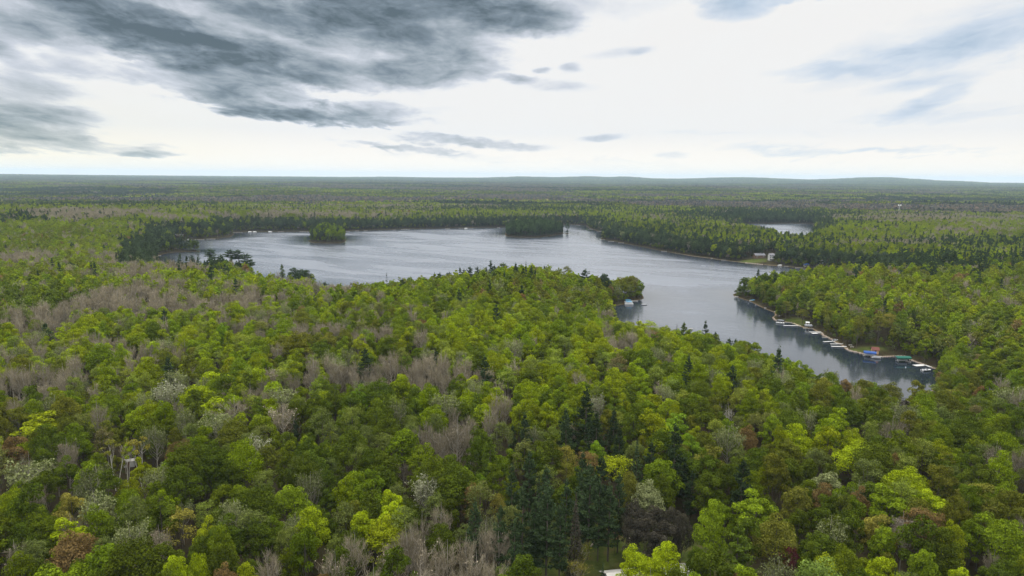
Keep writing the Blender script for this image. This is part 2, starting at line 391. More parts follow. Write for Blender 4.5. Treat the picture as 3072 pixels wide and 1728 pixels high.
def slivers(g, p0, p1, w, rng, m=0):
    """thin twig blades from p0 to p1"""
    n = len(p0); d = p1 - p0
    s = np.cross(d, rng.normal(0, 1, (n, 3))); s /= np.linalg.norm(s, axis=1)[:, None] + 1e-9
    s = s * np.asarray(w).reshape(-1, 1) * .5
    v = np.stack([p0 - s, p0 + s, p1 + s * .3, p1 - s * .3], 1).reshape(-1, 3)
    g.add(v, np.arange(4 * n).reshape(n, 4), m, rng.uniform(0, 1, n))

def unit(rng, n, up=None):
    v = rng.normal(0, 1, (n, 3)); v /= np.linalg.norm(v, axis=1)[:, None]
    if up is not None: v[:, 2] = np.where(v[:, 2] < up, -v[:, 2] * .6, v[:, 2])
    return v / np.linalg.norm(v, axis=1)[:, None]

# ------------------------------------------------------------------ tree builders (nominal size in metres, base at the origin)
def lobes(rng, n, W, H0, H1, top=0.5):
    """centres and radii of the leaf puffs on an egg-shaped crown"""
    d = unit(rng, n, -0.55)
    # keep the puffs apart so that dark gaps stay between them
    for _ in range(12):
        q = d[:, None] - d[None]; L = np.linalg.norm(q, axis=2) + 1e-6
        d = d + (q / L[..., None] * np.clip(.55 - L, 0, 1)[..., None]).sum(1) * .3
        d /= np.linalg.norm(d, axis=1)[:, None]
    hh = (H1 - H0) / 2; mid = (H0 + H1) / 2
    r = rng.uniform(0.52, 0.86, n)
    egg = 1.0 - .22 * d[:, 2]
    c = d * np.array([W / 2, W / 2, hh])[None] * r[:, None]; c[:, :2] *= egg[:, None]
    c[:, 2] = c[:, 2] + mid + 0.2
    rad = W * rng.uniform(0.085, 0.20, n) * (1.1 - 0.2 * np.abs(d[:, 2]))
    k = rng.choice(n, 3, replace=False); c[k] += unit(rng, 3, .3) * W * .10; c[k, 2] += W * .05          # a few leaders break the outline
    return c, rad

def broad_tree(seed, W=10.0, H=18.0, nl=22, nleaf=3200, size=0.50, limbs=True, crown0=0.16, rough=0.0, sparse=False, trunkmat=0):
    rng = np.random.RandomState(seed)
    cr_, tr_ = Geo(), Geo()
    H0 = H * crown0
    c, rad = lobes(rng, nl, W, H0, H - W * .10)
    lean = rng.normal(0, .25, 2)
    per = np.maximum(4, (nleaf * rad ** 2 / (rad ** 2).sum()).astype(int))
    C = []; Nn = []; LV = []
    for ci, ri, k in zip(c, rad, per):
        lvl = rng.uniform(-.22, .22)
        d = unit(rng, k, -0.45)
        rr = ri * (1 - np.abs(rng.normal(0, .15 if not sparse else .3, k)))
        sq = np.array([1.0, 1.0, rng.uniform(.72, .95)])
        C.append(ci + d * rr[:, None] * sq); Nn.append(d + np.array([0, 0, .35])); LV.append(np.clip(rng.uniform(.1, .9, k) + lvl, 0, 1))
    C = np.concatenate(C); Nn = np.concatenate(Nn); LV = np.concatenate(LV)
    leaves(cr_, C, Nn, size, rng, .50, .85, 0, LV)
    # trunk and limbs
    fork = H0 * rng.uniform(.75, 1.05)
    r0 = W * .022
    tube(tr_, [(0, 0, -1.2), (lean[0] * .3, lean[1] * .3, fork * .5), (lean[0], lean[1], fork), (lean[0] * 1.5, lean[1] * 1.5, H * .62), (lean[0] * 1.2, lean[1] * 1.3, H * .82)],
         [r0 * 1.25, r0, r0 * .85, r0 * .5, r0 * .15], 6, 0)
    if limbs:
        for i in rng.choice(nl, min(nl, 9), replace=False):
            s = np.array([lean[0], lean[1], fork * rng.uniform(.9, 1.5)]); e = c[i]
            mpt = (s + e) / 2 + np.array([0, 0, -.4]) + rng.normal(0, .25, 3)
            tube(tr_, [s, mpt, e + (e - mpt) * .25], [r0 * .45, r0 * .3, r0 * .1], 4, 0)
    return cr_, tr_

def bare_tree(seed, W=8.0, H=18.0, ntw=1500, w=0.075, L=1.5, up=0.9, leafy=0, lsize=.35, limbs=14, crown0=.28, leader=1):
    """a tree not yet in leaf: a fan of ascending limbs carrying a haze of fine twigs"""
    rng = np.random.RandomState(seed)
    tw, tr_ = Geo(), Geo()
    H0 = H * crown0; r0 = .17 * H / 18
    tube(tr_, [(0, 0, -1.2), (rng.normal(0, .12), rng.normal(0, .12), H0), (rng.normal(0, .3), rng.normal(0, .3), H * .62), (rng.normal(0, .4), rng.normal(0, .4), H * .97)], [r0 * 1.2, r0, r0 * .55, .03], 6, 0)
    ends = []
    for k in range(limbs):
        z = H0 + (H * .62 - H0) * (k / limbs) ** .9
        a = k * 2.4 + rng.uniform(-.4, .4)
        reach = W * .5 * rng.uniform(.55, 1.0) * (1 - .35 * (k / limbs))
        zt = min(H * .99, z + reach * rng.uniform(1.2, 2.1))
        s = np.array([0, 0, z]); e = np.array([math.cos(a) * reach, math.sin(a) * reach, zt])
        mpt = s * .5 + e * .5 + np.array([math.cos(a) * reach * .18, math.sin(a) * reach * .18, -.3])
        tube(tr_, [s, mpt, e], [r0 * .50, r0 * .34, .035], 4, 0)
        ends.append((s, mpt, e))
        for q in range(2):
            t = rng.uniform(.35, .8); b0 = mpt * (1 - t) + e * t
            b1 = b0 + np.array([rng.normal(0, .9), rng.normal(0, .9), rng.uniform(1, 2.6)])
            tube(tr_, [b0, (b0 + b1) / 2 + rng.normal(0, .15, 3), b1], [.05, .035, .015], 3, 0); ends.append((b0, (b0 + b1) / 2, b1))
    idx = rng.randint(0, len(ends), ntw); t = rng.beta(2.2, 1.2, ntw)[:, None]
    S = np.array([e[0] for e in ends])[idx]; Mm = np.array([e[1] for e in ends])[idx]; E = np.array([e[2] for e in ends])[idx]
    p = (1 - t) ** 2 * S + 2 * t * (1 - t) * Mm + t ** 2 * E + rng.normal(0, .38, (ntw, 3)) * np.array([W / 8, W / 8, .8])
    out = p * np.array([1, 1, 0]); out /= np.linalg.norm(out, axis=1)[:, None] + .5
    d = out * rng.uniform(.1, .8, ntw)[:, None] + np.array([0, 0, up]) + rng.normal(0, .38, (ntw, 3))
    d /= np.linalg.norm(d, axis=1)[:, None]
    slivers(tw, p, p + d * (L * rng.uniform(.5, 1.2, ntw))[:, None], w * rng.uniform(.6, 1.4, ntw), rng)
    if leafy:
        j = rng.randint(0, ntw, leafy)
        leaves(tw, p[j] + d[j] * L * .9 + rng.normal(0, .2, (leafy, 3)), np.tile([0, 0, .6], (leafy, 1)), lsize, rng, .9, .8)
    return tw, tr_

def pine_tree(seed, W=8.5, H=22.0, tiers=15, per=210, size=.42, crown0=.22, flat=0.0, dens=1.0):
    """an old pine: separate plumes of needles carried flat on whorled branches, broken outline"""
    rng = np.random.RandomState(seed); cn, tr_ = Geo(), Geo()
    r0 = .26 * H / 22
    tube(tr_, [(0, 0, -1.2), (.1, 0, H * .4), (rng.normal(0, .2), rng.normal(0, .2), H * .75), (rng.normal(0, .25), rng.normal(0, .25), H * .98)], [r0 * 1.2, r0 * .85, r0 * .5, .04], 6, 0)
    C = []; Nn = []; LV = []
    for k in range(tiers):
        u = (k + rng.uniform(-.3, .3)) / tiers
        z = H * (crown0 + (1 - crown0) * u) - .5
        prof = (1 - u) ** .58 * (.60 + .40 * min(1, (u + .08) / .3)) if not flat else (1 - max(0, u - .45) ** 1.5 * 1.6)
        nb = rng.randint(4, 7)
        for b in range(nb):
            a = rng.uniform(0, 2 * math.pi); R = W / 2 * max(.10, prof) * rng.uniform(.55, 1.12)
            e = np.array([math.cos(a) * R, math.sin(a) * R, z + R * rng.uniform(.05, .38)])
            tube(tr_, [(0, 0, z - .2), e * np.array([.55, .55, 1]) - np.array([0, 0, .12]), e], [.07, .05, .02], 3, 0)
            n = int(per * dens * (.3 + R / W * 1.6) / 5)
            t = rng.uniform(.25, 1.08, n)[:, None]
            side = np.array([-math.sin(a), math.cos(a), 0])
            p = np.array([0, 0, z - .2]) * (1 - t) + e * t + side * (rng.normal(0, .32, n) * (.35 + R * .32))[:, None] + np.array([0, 0, 1]) * np.abs(rng.normal(0, .30, n))[:, None]
            C.append(p); Nn.append(np.tile([math.cos(a) * .3, math.sin(a) * .3, .9], (n, 1))); LV.append(np.clip(rng.uniform(.1, .9, n) + rng.uniform(-.12, .12), 0, 1))
    n = 60; C.append(np.array([0, 0, H - .9]) + rng.normal(0, 1, (n, 3)) * np.array([.3, .3, .75])); Nn.append(np.tile([0, 0, .7], (n, 1))); LV.append(rng.uniform(.2, .9, n))
    leaves(cn, np.concatenate(C), np.concatenate(Nn), size, rng, .55, .7, 0, np.concatenate(LV))
    return cn, tr_

def spruce_tree(seed, W=5.4, H=20.0, n=2400, size=.38, crown0=.06):
    rng = np.random.RandomState(seed); cn, tr_ = Geo(), Geo()
    tube(tr_, [(0, 0, -1.0), (0, 0, H * .5), (0, 0, H * .99)], [.22, .13, .025], 6, 0)
    u = 1 - np.sqrt(rng.uniform(0, 1, n)); u = np.clip(u, 0, .995)
    tier = np.floor(u * 26) / 26 + rng.normal(0, .006, n)
    a = rng.uniform(0, 2 * math.pi, n); lob = 1 + .16 * np.sin(a * 5 + np.floor(u * 26) * 1.7) + .08 * np.sin(a * 9 + u * 40)
    R = W / 2 * (1 - u) ** .92 * lob * rng.uniform(.35, 1.0, n) ** .5
    z = H * (crown0 + (1 - crown0) * tier) - R * .28 + .25
    C = np.stack([np.cos(a) * R, np.sin(a) * R, z], 1)
    leaves(cn, C, np.stack([np.cos(a) * .6, np.sin(a) * .6, np.full(n, .75)], 1), size, rng, .4, .7)
    n2 = 40; C = np.stack([rng.normal(0, .09, n2), rng.normal(0, .09, n2), H - rng.uniform(0, 1.6, n2)], 1)
    leaves(cn, C, np.tile([0, 0, 1.0], (n2, 1)), .25, rng, .6, .7)
    return cn, tr_

def multi_trunk(base_fn, k, spread, seed):
    """several stems of one clump (birch, aspen) as one tree"""
    rng = np.random.RandomState(seed); A, B = Geo(), Geo()
    for i in range(k):
        c_, t_ = base_fn(seed * 7 + i)
        o = np.array([rng.normal(0, spread), rng.normal(0, spread), 0]); sh = rng.normal(0, .07, 2)
        xf = lambda v, o=o, sh=sh: v + o * np.array([.25, .25, 1]) + np.stack([v[:, 2] * (sh[0] + o[0] * .05), v[:, 2] * (sh[1] + o[1] * .05), 0 * v[:, 2]], 1)
        A.merged(c_, 0, xf); B.merged(t_, 0, xf)
    return A, B

LM = {'leaf': MAT['leaf'], 'needle': MAT['needle'], 'twig': MAT['twig']}
class Kit: pass
KITS = {}      # variant name -> meshes: crown, trunk, joined
def kit(name, crown_trunk, cm, tm):
    c_, t_ = crown_trunk
    k = Kit(); k.crown = c_.mesh(name + '_crown', [LM[cm]]); k.trunk = t_.mesh(name + '_trunk', [MAT[tm]], True)
    j = Geo(); j.merged(c_, 0); j.merged(t_, 1)
    k.geo = j; k.mats = [LM[cm], MAT[tm]]; k.cm = cm; k.tm = tm
    k.joined = None
    KITS[name] = k
    return k
def joined(name):
    k = KITS[name]
    if k.joined is None: k.joined = k.geo.mesh(name + '_whole', k.mats)
    return k.joined

# near variants
BROAD = []
for i, (W_, H_, nl) in enumerate([(9.5, 17, 34), (10, 18, 38), (8.5, 18, 28), (9.5, 16, 34), (7.5, 19, 28), (11.5, 18, 46), (9, 17.5, 24)]):
    nm = 'broad%d' % i; BROAD.append(nm)
    kit(nm, broad_tree(100 + i, W_, H_, nl, int(7200 * (W_ / 10) ** 2), .30), 'leaf', 'bark')
THIN = []      # thinner crowns: the tree is only part in leaf, limbs show through
for i in range(3):
    nm = 'thin%d' % i; THIN.append(nm)
    kit(nm, broad_tree(130 + i, 8.5, 17.5, 30, 2500, .27, sparse=True, crown0=.28), 'leaf', 'bark')
BARE = []
for i, (W_, H_, lf) in enumerate([(6.5, 18, 0), (8, 17, 0), (5.5, 19, 60), (7.5, 16.5, 160)]):
    nm = 'bare%d' % i; BARE.append(nm)
    kit(nm, bare_tree(200 + i, W_, H_, 1050, .066, 1.4, .95, lf, limbs=16), 'twig', 'palebark')
SAGE = []      # twigs with small pale new leaves
for i in range(3):
    nm = 'sage%d' % i; SAGE.append(nm)
    kit(nm, bare_tree(230 + i, 8.5, 16.5, 500, .07, 1.4, .6, 1500, .33, limbs=18), 'leaf', 'palebark')
PINE = []
for i, (W_, H_) in enumerate([(9.5, 22), (8.5, 23), (10.5, 21)]):
    nm = 'pine%d' % i; PINE.append(nm)
    kit(nm, pine_tree(300 + i, W_, H_, 16, 470, .44), 'needle', 'bark')
FLAT = []
for i in range(2):
    nm = 'flat%d' % i; FLAT.append(nm)
    kit(nm, pine_tree(320 + i, 8, 20, 9, 520, .5, .52, 1.0), 'needle', 'bark')
SPRUCE = []
for i in range(2):
    nm = 'spruce%d' % i; SPRUCE.append(nm)
    kit(nm, spruce_tree(340 + i), 'needle', 'bark')
kit('gaunt0', pine_tree(360, 6.0, 22, 10, 110, .42, .30, 0, .8), 'needle', 'bark')
kit('birch0', multi_trunk(lambda s: bare_tree(s, 4.5, 17, 240, .05, 1.2, .9, 260, .30, limbs=7), 3, 1.6, 51), 'leaf', 'birch')
kit('birch1', multi_trunk(lambda s: broad_tree(s, 5.5, 16, 9, 420, .36, crown0=.55), 2, 1.4, 53), 'leaf', 'birch')
kit('snag0', multi_trunk(lambda s: bare_tree(s, 5, 15, 90, .10, 1.3, .8, 0, limbs=9), 2, .8, 57), 'twig', 'birch')

# mid-distance variants (joined only)
MB_ = []
for i, (W_, H_, nl) in enumerate([(9.5, 17, 24), (10.5, 18, 28), (8.5, 18, 22), (7.5, 18, 20)]):
    kit('mbroad%d' % i, broad_tree(400 + i, W_, H_, nl, 1400, .64, limbs=False), 'leaf', 'bark'); MB_.append('mbroad%d' % i)
MT_ = []
for i in range(2):
    kit('mthin%d' % i, broad_tree(420 + i, 9, 17, 18, 520, .62, limbs=False, sparse=True), 'leaf', 'bark'); MT_.append('mthin%d' % i)
MR_ = []
for i in range(3):
    kit('mbare%d' % i, bare_tree(440 + i, [6.5, 7.5, 6][i], [18, 17, 19][i], 420, .125, 2.0, .95, 40, .5, limbs=10), 'twig', 'palebark'); MR_.append('mbare%d' % i)
MS_ = []
for i in range(2):
    kit('msage%d' % i, bare_tree(460 + i, 8.5, 16.5, 160, .15, 1.6, .6, 420, .62, limbs=8), 'leaf', 'bark'); MS_.append('msage%d' % i)
MP_ = []
for i in range(3):
    kit('mpine%d' % i, pine_tree(480 + i, [8.5, 8, 7][i], [19, 20, 19][i], 10, 120, .85), 'needle', 'bark'); MP_.append('mpine%d' % i)

# distant patches: many small crowns in one mesh, each with its own colour
def patch(seed, side, n, nleaf, size, kinds=(.66, .20, .14)):
    rng = np.random.RandomState(seed); g = Geo()
    k = int(math.ceil(math.sqrt(n)))
    for i in range(k * k):
        x = (i % k + .5 + rng.uniform(-.45, .45)) / k * side - side / 2
        y = (i // k + .5 + rng.uniform(-.45, .45)) / k * side - side / 2
        s = rng.uniform(.75, 1.25); q = rng.uniform()
        Wd = side / k * 1.25 * s
        Hh = 17 * rng.uniform(.85, 1.15)
        if q < kinds[0]:
            tv = np.array([1, 1, 1]) * rng.uniform(.84, 1.16) * np.array([rng.uniform(.85, 1.25), 1, 1])
            d = unit(rng, nleaf, -.1); C = d * np.array([Wd / 2, Wd / 2, 4.5]) * rng.uniform(.8, 1.05, (nleaf, 1)); C[:, 2] += Hh - 4.5
            leaves(g, C + [x, y, 0], d + [0, 0, .35], size, rng, .35, .9, 0, None)
        elif q < kinds[0] + kinds[1]:
            tv = np.array([1.05, .90, 1.5]) * rng.uniform(.8, 1.15)
            m_ = int(nleaf * .8); d = unit(rng, m_, .1); C = d * np.array([Wd / 2.2, Wd / 2.2, 5]) * rng.uniform(.4, 1.0, (m_, 1)); C[:, 2] += Hh - 5
            leaves(g, C + [x, y, 0], d * [1, 1, .2] + [0, 0, .1], size * .8, rng, .5, .6, 0, None)
        else:
            tv = np.array([.50, .60, 1.0]) * rng.uniform(.85, 1.15)
            d = unit(rng, nleaf, -.1); h = rng.uniform(0, 1, (nleaf, 1)); C = d * np.array([1, 1, 0]) * Wd * .38 * (1 - h) ** .7; C[:, 2:] += Hh * 1.2 * (.45 + .55 * h)
            leaves(g, C + [x, y, 0], d * [1, 1, .3] + [0, 0, .4], size * .85, rng, .35, .9, 0, None)
        g.tv[-1] = np.tile(tv, (len(g.f[-1]), 1))
    # the shaded floor and stems below, so that no bright ground shows between crowns
    return g
PATCHES = []
for i in range(4):
    KITS['grove%d' % i] = k_ = Kit(); k_.geo = patch(500 + i, 36, 16, 75, 2.3); k_.mats = [LM['leaf']]; k_.joined = None; PATCHES.append('grove%d' % i)
for i in range(4):
    KITS['stretch%d' % i] = k_ = Kit(); k_.geo = patch(520 + i, 100, 100, 22, 4.2, (.76, .14, .10)); k_.mats = [LM['leaf']]; k_.joined = None; PATCHES.append('stretch%d' % i)
for i in range(3):
    KITS['expanse%d' % i] = k_ = Kit(); k_.geo = patch(540 + i, 260, 225, 12, 9.0, (.86, .08, .06)); k_.mats = [LM['leaf']]; k_.joined = None; PATCHES.append('expanse%d' % i)
# ------------------------------------------------------------------ tagging
def tag(o, label=None, cat=None, group=None, kind=None):
    if label: o['label'] = label
    if cat: o['category'] = cat
    if group: o['group'] = group
    if kind: o['kind'] = kind
    return o

def link(name, me, parent=None, loc=(0, 0, 0), rz=0.0, sc_=1.0):
    o = bpy.data.objects.new(name, me); COL.objects.link(o)
    if parent is not None: o.parent = parent
    o.location = loc; o.rotation_euler = (0, 0, rz)
    if sc_ != 1.0: o.scale = sc_ if hasattr(sc_, '__len__') else (sc_,) * 3
    return o

# ------------------------------------------------------------------ the ground: one sheet from below the camera to beyond the horizon
def build_ground():
    NA = 900; az_ = np.linspace(-math.radians(58), math.radians(58), NA)
    rr = [40.0]
    while rr[-1] < 34000: rr.append(rr[-1] * (1.0062 if rr[-1] < 2600 else 1.012))
    rr = np.array(rr); NR = len(rr)
    A, R = np.meshgrid(az_, rr)
    X = R * np.sin(A); Y = R * np.cos(A)
    ld = land_dist(X.ravel(), Y.ravel()).reshape(X.shape)
    Z = ground_z(X, Y, ld)
    V = np.stack([X, Y, Z], -1).reshape(-1, 3)
    i = np.arange(NR - 1)[:, None] * NA; j = np.arange(NA - 1)[None]
    f = np.stack([i + j, i + j + 1, i + NA + j + 1, i + NA + j], -1).reshape(-1, 4)[:, ::-1]
    me = np_mesh('ground', V, f.ravel(), np.arange(len(f)) * 4, [ground_mat()], None, True)
    a = me.attributes.new('shore', 'FLOAT', 'POINT'); a.data.foreach_set('value', np.clip(ld, -20, 200).ravel().astype(np.float32))
    g = np.zeros(X.shape)
    for (c, sx, sy) in LAWNS:
        g = np.maximum(g, np.clip(1.6 - 1.6 * (((X - c[0]) / sx) ** 2 + ((Y - c[1]) / sy) ** 2), 0, 1))
    a = me.attributes.new('lawn', 'FLOAT', 'POINT'); a.data.foreach_set('value', g.ravel().astype(np.float32))
    bc = unproj(2560, 1050)
    g = np.exp(-(((X - bc[0]) / 150) ** 2 + ((Y - bc[1]) / 130) ** 2) ** 2); bc = unproj(2200, 783); g = np.maximum(g, .6 * np.exp(-(((X - bc[0]) / 200) ** 2 + ((Y - bc[1]) / 90) ** 2) ** 2))
    a = me.attributes.new('beach', 'FLOAT', 'POINT'); a.data.foreach_set('value', g.ravel().astype(np.float32))
    o = link('ground', me); tag(o, 'dark forest floor and shoreline ground around the lake', 'ground', kind='structure')
    return o

LAWNS = [(unproj(2395, 972, 0), 9, 9), (unproj(2375, 966, 0), 9, 6), (unproj(2600, 1055, 0), 16, 5), (unproj(1850, 1650, 3), 26, 20), (unproj(1700, 1720, 3), 16, 12), (unproj(2260, 788, 0), 22, 12), (unproj(2050, 1700, 3), 18, 12)]
def ground_mat():
    m, N = material('forest_floor')
    p = N.n('ShaderNodeNewGeometry').outputs['Position']
    n1 = N.noise(p, .35, 6, .65); n2 = N.noise(p, .05, 4, .6)
    floor_ = N.ramp(n1, [(.3, (.020, .016, .010)), (.5, (.040, .032, .018)), (.7, (.030, .040, .012))])
    grass = N.ramp(n1, [(.3, (.036, .052, .012)), (.5, (.062, .082, .018)), (.7, (.10, .085, .034))])
    c = N.mix(N.math('MULTIPLY', attr(N, 'lawn').outputs['Fac'], N.math('ADD', n2, .4), clamp=True), floor_, grass)
    z = N.sep(p)[2]
    k = N.math('SUBTRACT', 1.0, N.math('DIVIDE', N.math('SUBTRACT', z, N.math('MULTIPLY', n2, .35)), .35), clamp=True)
    k = N.math('MULTIPLY', k, N.math('ADD', .25, N.math('MULTIPLY', attr(N, 'beach').outputs['Fac'], .75)))
    sand = N.ramp(n1, [(.3, (.10, .075, .05)), (.55, (.22, .17, .12)), (.7, (.34, .28, .22))])
    c = N.mix(N.math('MULTIPLY', k, .85), c, sand)
    b = N.n('ShaderNodeBsdfDiffuse'); N.l(c, b.inputs[0]); finish(N, b.outputs[0])
    return m

def water_mat(name, calm=0.0):
    m, N = material(name)
    p = N.n('ShaderNodeNewGeometry').outputs['Position']
    rot = N.n('ShaderNodeMapping', vector_type='POINT'); rot.inputs['Rotation'].default_value = (0, 0, math.radians(28)); N.l(p, rot.inputs['Vector'])
    q = N.vmath('MULTIPLY', rot.outputs[0], (0.55, 1.5, 1))          # ripples longer across the wind
    a1 = N.noise(q, .62, 3, .6, .3); a2 = N.noise(q, .16, 3, .55, .4)
    gust = N.noise(N.vmath('MULTIPLY', rot.outputs[0], (.25, 1, 1)), .020, 4, .62, 1.0)      # long streaks of rougher and smoother water
    gu = N.ramp(gust, [(.36, (0, 0, 0)), (.62, (1, 1, 1))])
    sh = attr(N, 'wind').outputs['Fac']
    amp = N.math('MULTIPLY', sh, N.math('ADD', .62, N.math('MULTIPLY', gu, .42)))
    h = N.math('ADD', N.math('MULTIPLY', a1, .42), N.math('MULTIPLY', a2, 1.0))
    bp = N.n('ShaderNodeBump'); bp.inputs['Distance'].default_value = 1.0; bp.inputs['Strength'].default_value = 1.0
    N.l(N.math('MULTIPLY', h, N.math('MULTIPLY', amp, WAVE)), bp.inputs['Height'])
    b = N.n('ShaderNodeBsdfPrincipled')
    N.l(N.mix(amp, (.010, .016, .024, 1), (.120, .136, .170, 1)), b.inputs['Base Color'])          # pale base out in the wind paints in brighter sky reflection
    N.l(N.math('ADD', N.math('MULTIPLY', amp, .26), .05), b.inputs['Roughness'])
    b.inputs['IOR'].default_value = 1.40; b.inputs['Specular IOR Level'].default_value = .5
    b.inputs['Specular Tint'].default_value = (.90, .93, 1.0, 1)
    N.l(bp.outputs[0], b.inputs['Normal']); finish(N, b.outputs[0])
    return m
WAVE = 0.34

def build_water(name, x0, x1, y0, y1, step, label):
    xs = np.arange(x0, x1 + step, step); ys = np.arange(y0, y1 + step, step)
    X, Y = np.meshgrid(xs, ys); ld = land_dist(X.ravel(), Y.ravel())
    n = len(xs); mcount = len(ys)
    i = np.arange(mcount - 1)[:, None] * n; j = np.arange(n - 1)[None]
    f = np.stack([i + j, i + j + 1, i + n + j + 1, i + n + j], -1).reshape(-1, 4)
    keep = (ld[f] < step * 1.5).any(1); f = f[keep]
    V = np.stack([X.ravel(), Y.ravel(), np.zeros(X.size)], 1)
    used = np.unique(f); mp = np.zeros(len(V), int); mp[used] = np.arange(len(used)); V = V[used]; f = mp[f]
    me = np_mesh(name, V, f.ravel(), np.arange(len(f)) * 4, [water_mat(name + '_surface')], None, True)
    # wind fetch: smooth water in the lee of the southern and eastern woods, ruffled out in the open
    d = -ld[used]; x, y = V[:, 0], V[:, 1]
    w = np.clip(d / 55.0, 0.10, 1.0)
    lee = np.clip((d - 6) / 45, .08, 1)
    inlet = np.exp(-((x - unproj(2680, 1090)[0]) ** 2 + (y - unproj(2680, 1090)[1]) ** 2) / (2 * 95 ** 2))
    w = w * (1 - .85 * inlet)
    a = me.attributes.new('wind', 'FLOAT', 'POINT'); a.data.foreach_set('value', w.astype(np.float32))
    o = link(name, me); tag(o, label, 'water', kind='structure'); return o

ground = build_ground()
PL0, PL1 = P_LAKE.min(0), P_LAKE.max(0); PP0, PP1 = P_POND.min(0), P_POND.max(0)
build_water('lake_water', PL0[0] - 12, PL1[0] + 12, PL0[1] - 12, PL1[1] + 12, 6.0, 'wide rippled grey blue lake with two wooded islands')
build_water('pond_water', PP0[0] - 12, PP1[0] + 12, PP0[1] - 12, PP1[1] + 12, 6.0, 'small pale pond in the woods beyond the right shore')

# ------------------------------------------------------------------ what grows where
O = 3072 / 2576
def zones(L): return [(a * O, b * O, c * O, d * O, w) for a, b, c, d, w in L]
BARE_Z = zones([(400, 760, 330, 38, 1.0), (90, 790, 150, 50, .8), (900, 830, 190, 20, .55), (960, 900, 90, 22, .5), (1010, 935, 160, 32, .95), (820, 905, 90, 22, .8), (1075, 1100, 110, 55, .95), (1120, 1370, 160, 85, 1.1), (960, 1330, 70, 50, .5),
                (480, 945, 70, 22, .6), (60, 950, 110, 40, .8), (300, 880, 120, 25, .5), (650, 990, 90, 35, .55), (1830, 810, 80, 22, .6), (1240, 880, 150, 22, .6), (60, 640, 90, 20, .6), (350, 655, 130, 22, .7), (200, 538, 230, 12, 1.0), (750, 540, 330, 11, .7),
                (2330, 548, 330, 11, .8), (2480, 575, 150, 10, .6), (2300, 612, 150, 9, .5), (2420, 745, 140, 14, .5), (1100, 800, 60, 14, .5), (760, 715, 90, 12, .6), (1000, 520, 300, 6, .6), (1500, 505, 250, 5, .5), (270, 690, 160, 12, .5), (1490, 785, 50, 14, .4), (500, 500, 300, 4, .5), (2100, 520, 200, 5, .5), (1560, 850, 80, 20, .4)])
PINE_Z = zones([(1540, 1230, 140, 90, .6), (1380, 1300, 70, 50, .7), (1460, 1130, 110, 40, .4), (1250, 562, 260, 14, .9), (980, 568, 130, 12, .7), (1340, 575, 80, 16, 1.0), (1640, 585, 160, 18, .8), (1850, 612, 260, 18, .7), (2330, 655, 300, 17, 1.0), (1900, 540, 190, 14, 1.1),
                (360, 612, 60, 22, 1.0), (560, 665, 80, 18, .5), (1200, 690, 140, 10, .2), (1720, 1240, 90, 60, .5), (1900, 700, 50, 25, .6), (2430, 610, 180, 12, .7), (40, 545, 60, 9, .8), (300, 515, 260, 5, .5), (1300, 525, 300, 5, .5), (1750, 510, 400, 4, .6), (1300, 470, 300, 4, .6), (2100, 495, 200, 4, .5), (1950, 770, 70, 30, .35)])
LIME_Z = zones([(1320, 905, 330, 70, .9), (1640, 1000, 330, 60, .6), (1300, 980, 220, 60, .7), (250, 590, 250, 40, .4), (620, 800, 170, 22, .6), (420, 700, 150, 20, .6), (180, 840, 160, 20, .5), (560, 870, 80, 30, .8), (600, 1020, 80, 40, .7), (2150, 705, 350, 20, .6), (560, 590, 110, 12, .7),
                (1020, 990, 60, 30, .6), (1500, 850, 60, 30, .3), (250, 480, 300, 8, .3), (1000, 1260, 90, 50, .5), (2000, 590, 350, 12, .5), (1100, 760, 180, 25, .5), (1950, 1010, 120, 50, .3), (1150, 525, 150, 8, .5), (150, 920, 150, 22, .4)])
OLIVE_Z = zones([(2250, 800, 330, 90, .7), (1850, 1080, 230, 70, .6), (2250, 1060, 260, 90, .5), (2300, 1330, 300, 120, .5), (150, 1090, 200, 60, .6), (600, 1080, 120, 50, .4), (1480, 730, 180, 40, .7), (250, 650, 250, 60, .4), (150, 1200, 150, 60, .4), (500, 1270, 300, 80, .25), (700, 760, 200, 20, .3), (2400, 940, 200, 40, .6)])
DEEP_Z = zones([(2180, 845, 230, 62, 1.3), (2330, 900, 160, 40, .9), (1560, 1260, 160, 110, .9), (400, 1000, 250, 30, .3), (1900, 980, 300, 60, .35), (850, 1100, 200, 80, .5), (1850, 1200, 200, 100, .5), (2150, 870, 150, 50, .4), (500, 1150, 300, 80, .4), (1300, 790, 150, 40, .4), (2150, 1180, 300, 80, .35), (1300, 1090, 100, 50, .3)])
CLEAR_Z = [(1830, 1655, 120, 50), (1700, 1700, 140, 46), (1850, 1600, 30, 16), (2075, 1705, 40, 26), (380, 1392, 34, 10), (1955, 1690, 85, 34), (1411, 858, 10, 9), (1692, 850, 9, 6), (2385, 693, 62, 9), (2962, 1178, 14, 10), (2312, 763, 12, 9)]
def zsum(Z, u, v):
    s = np.zeros_like(u)
    for (a, b, c, d, w) in Z: s = np.maximum(s, w * np.exp(-(((u - a) / c) ** 2 + ((v - b) / d) ** 2) * .8))
    return s

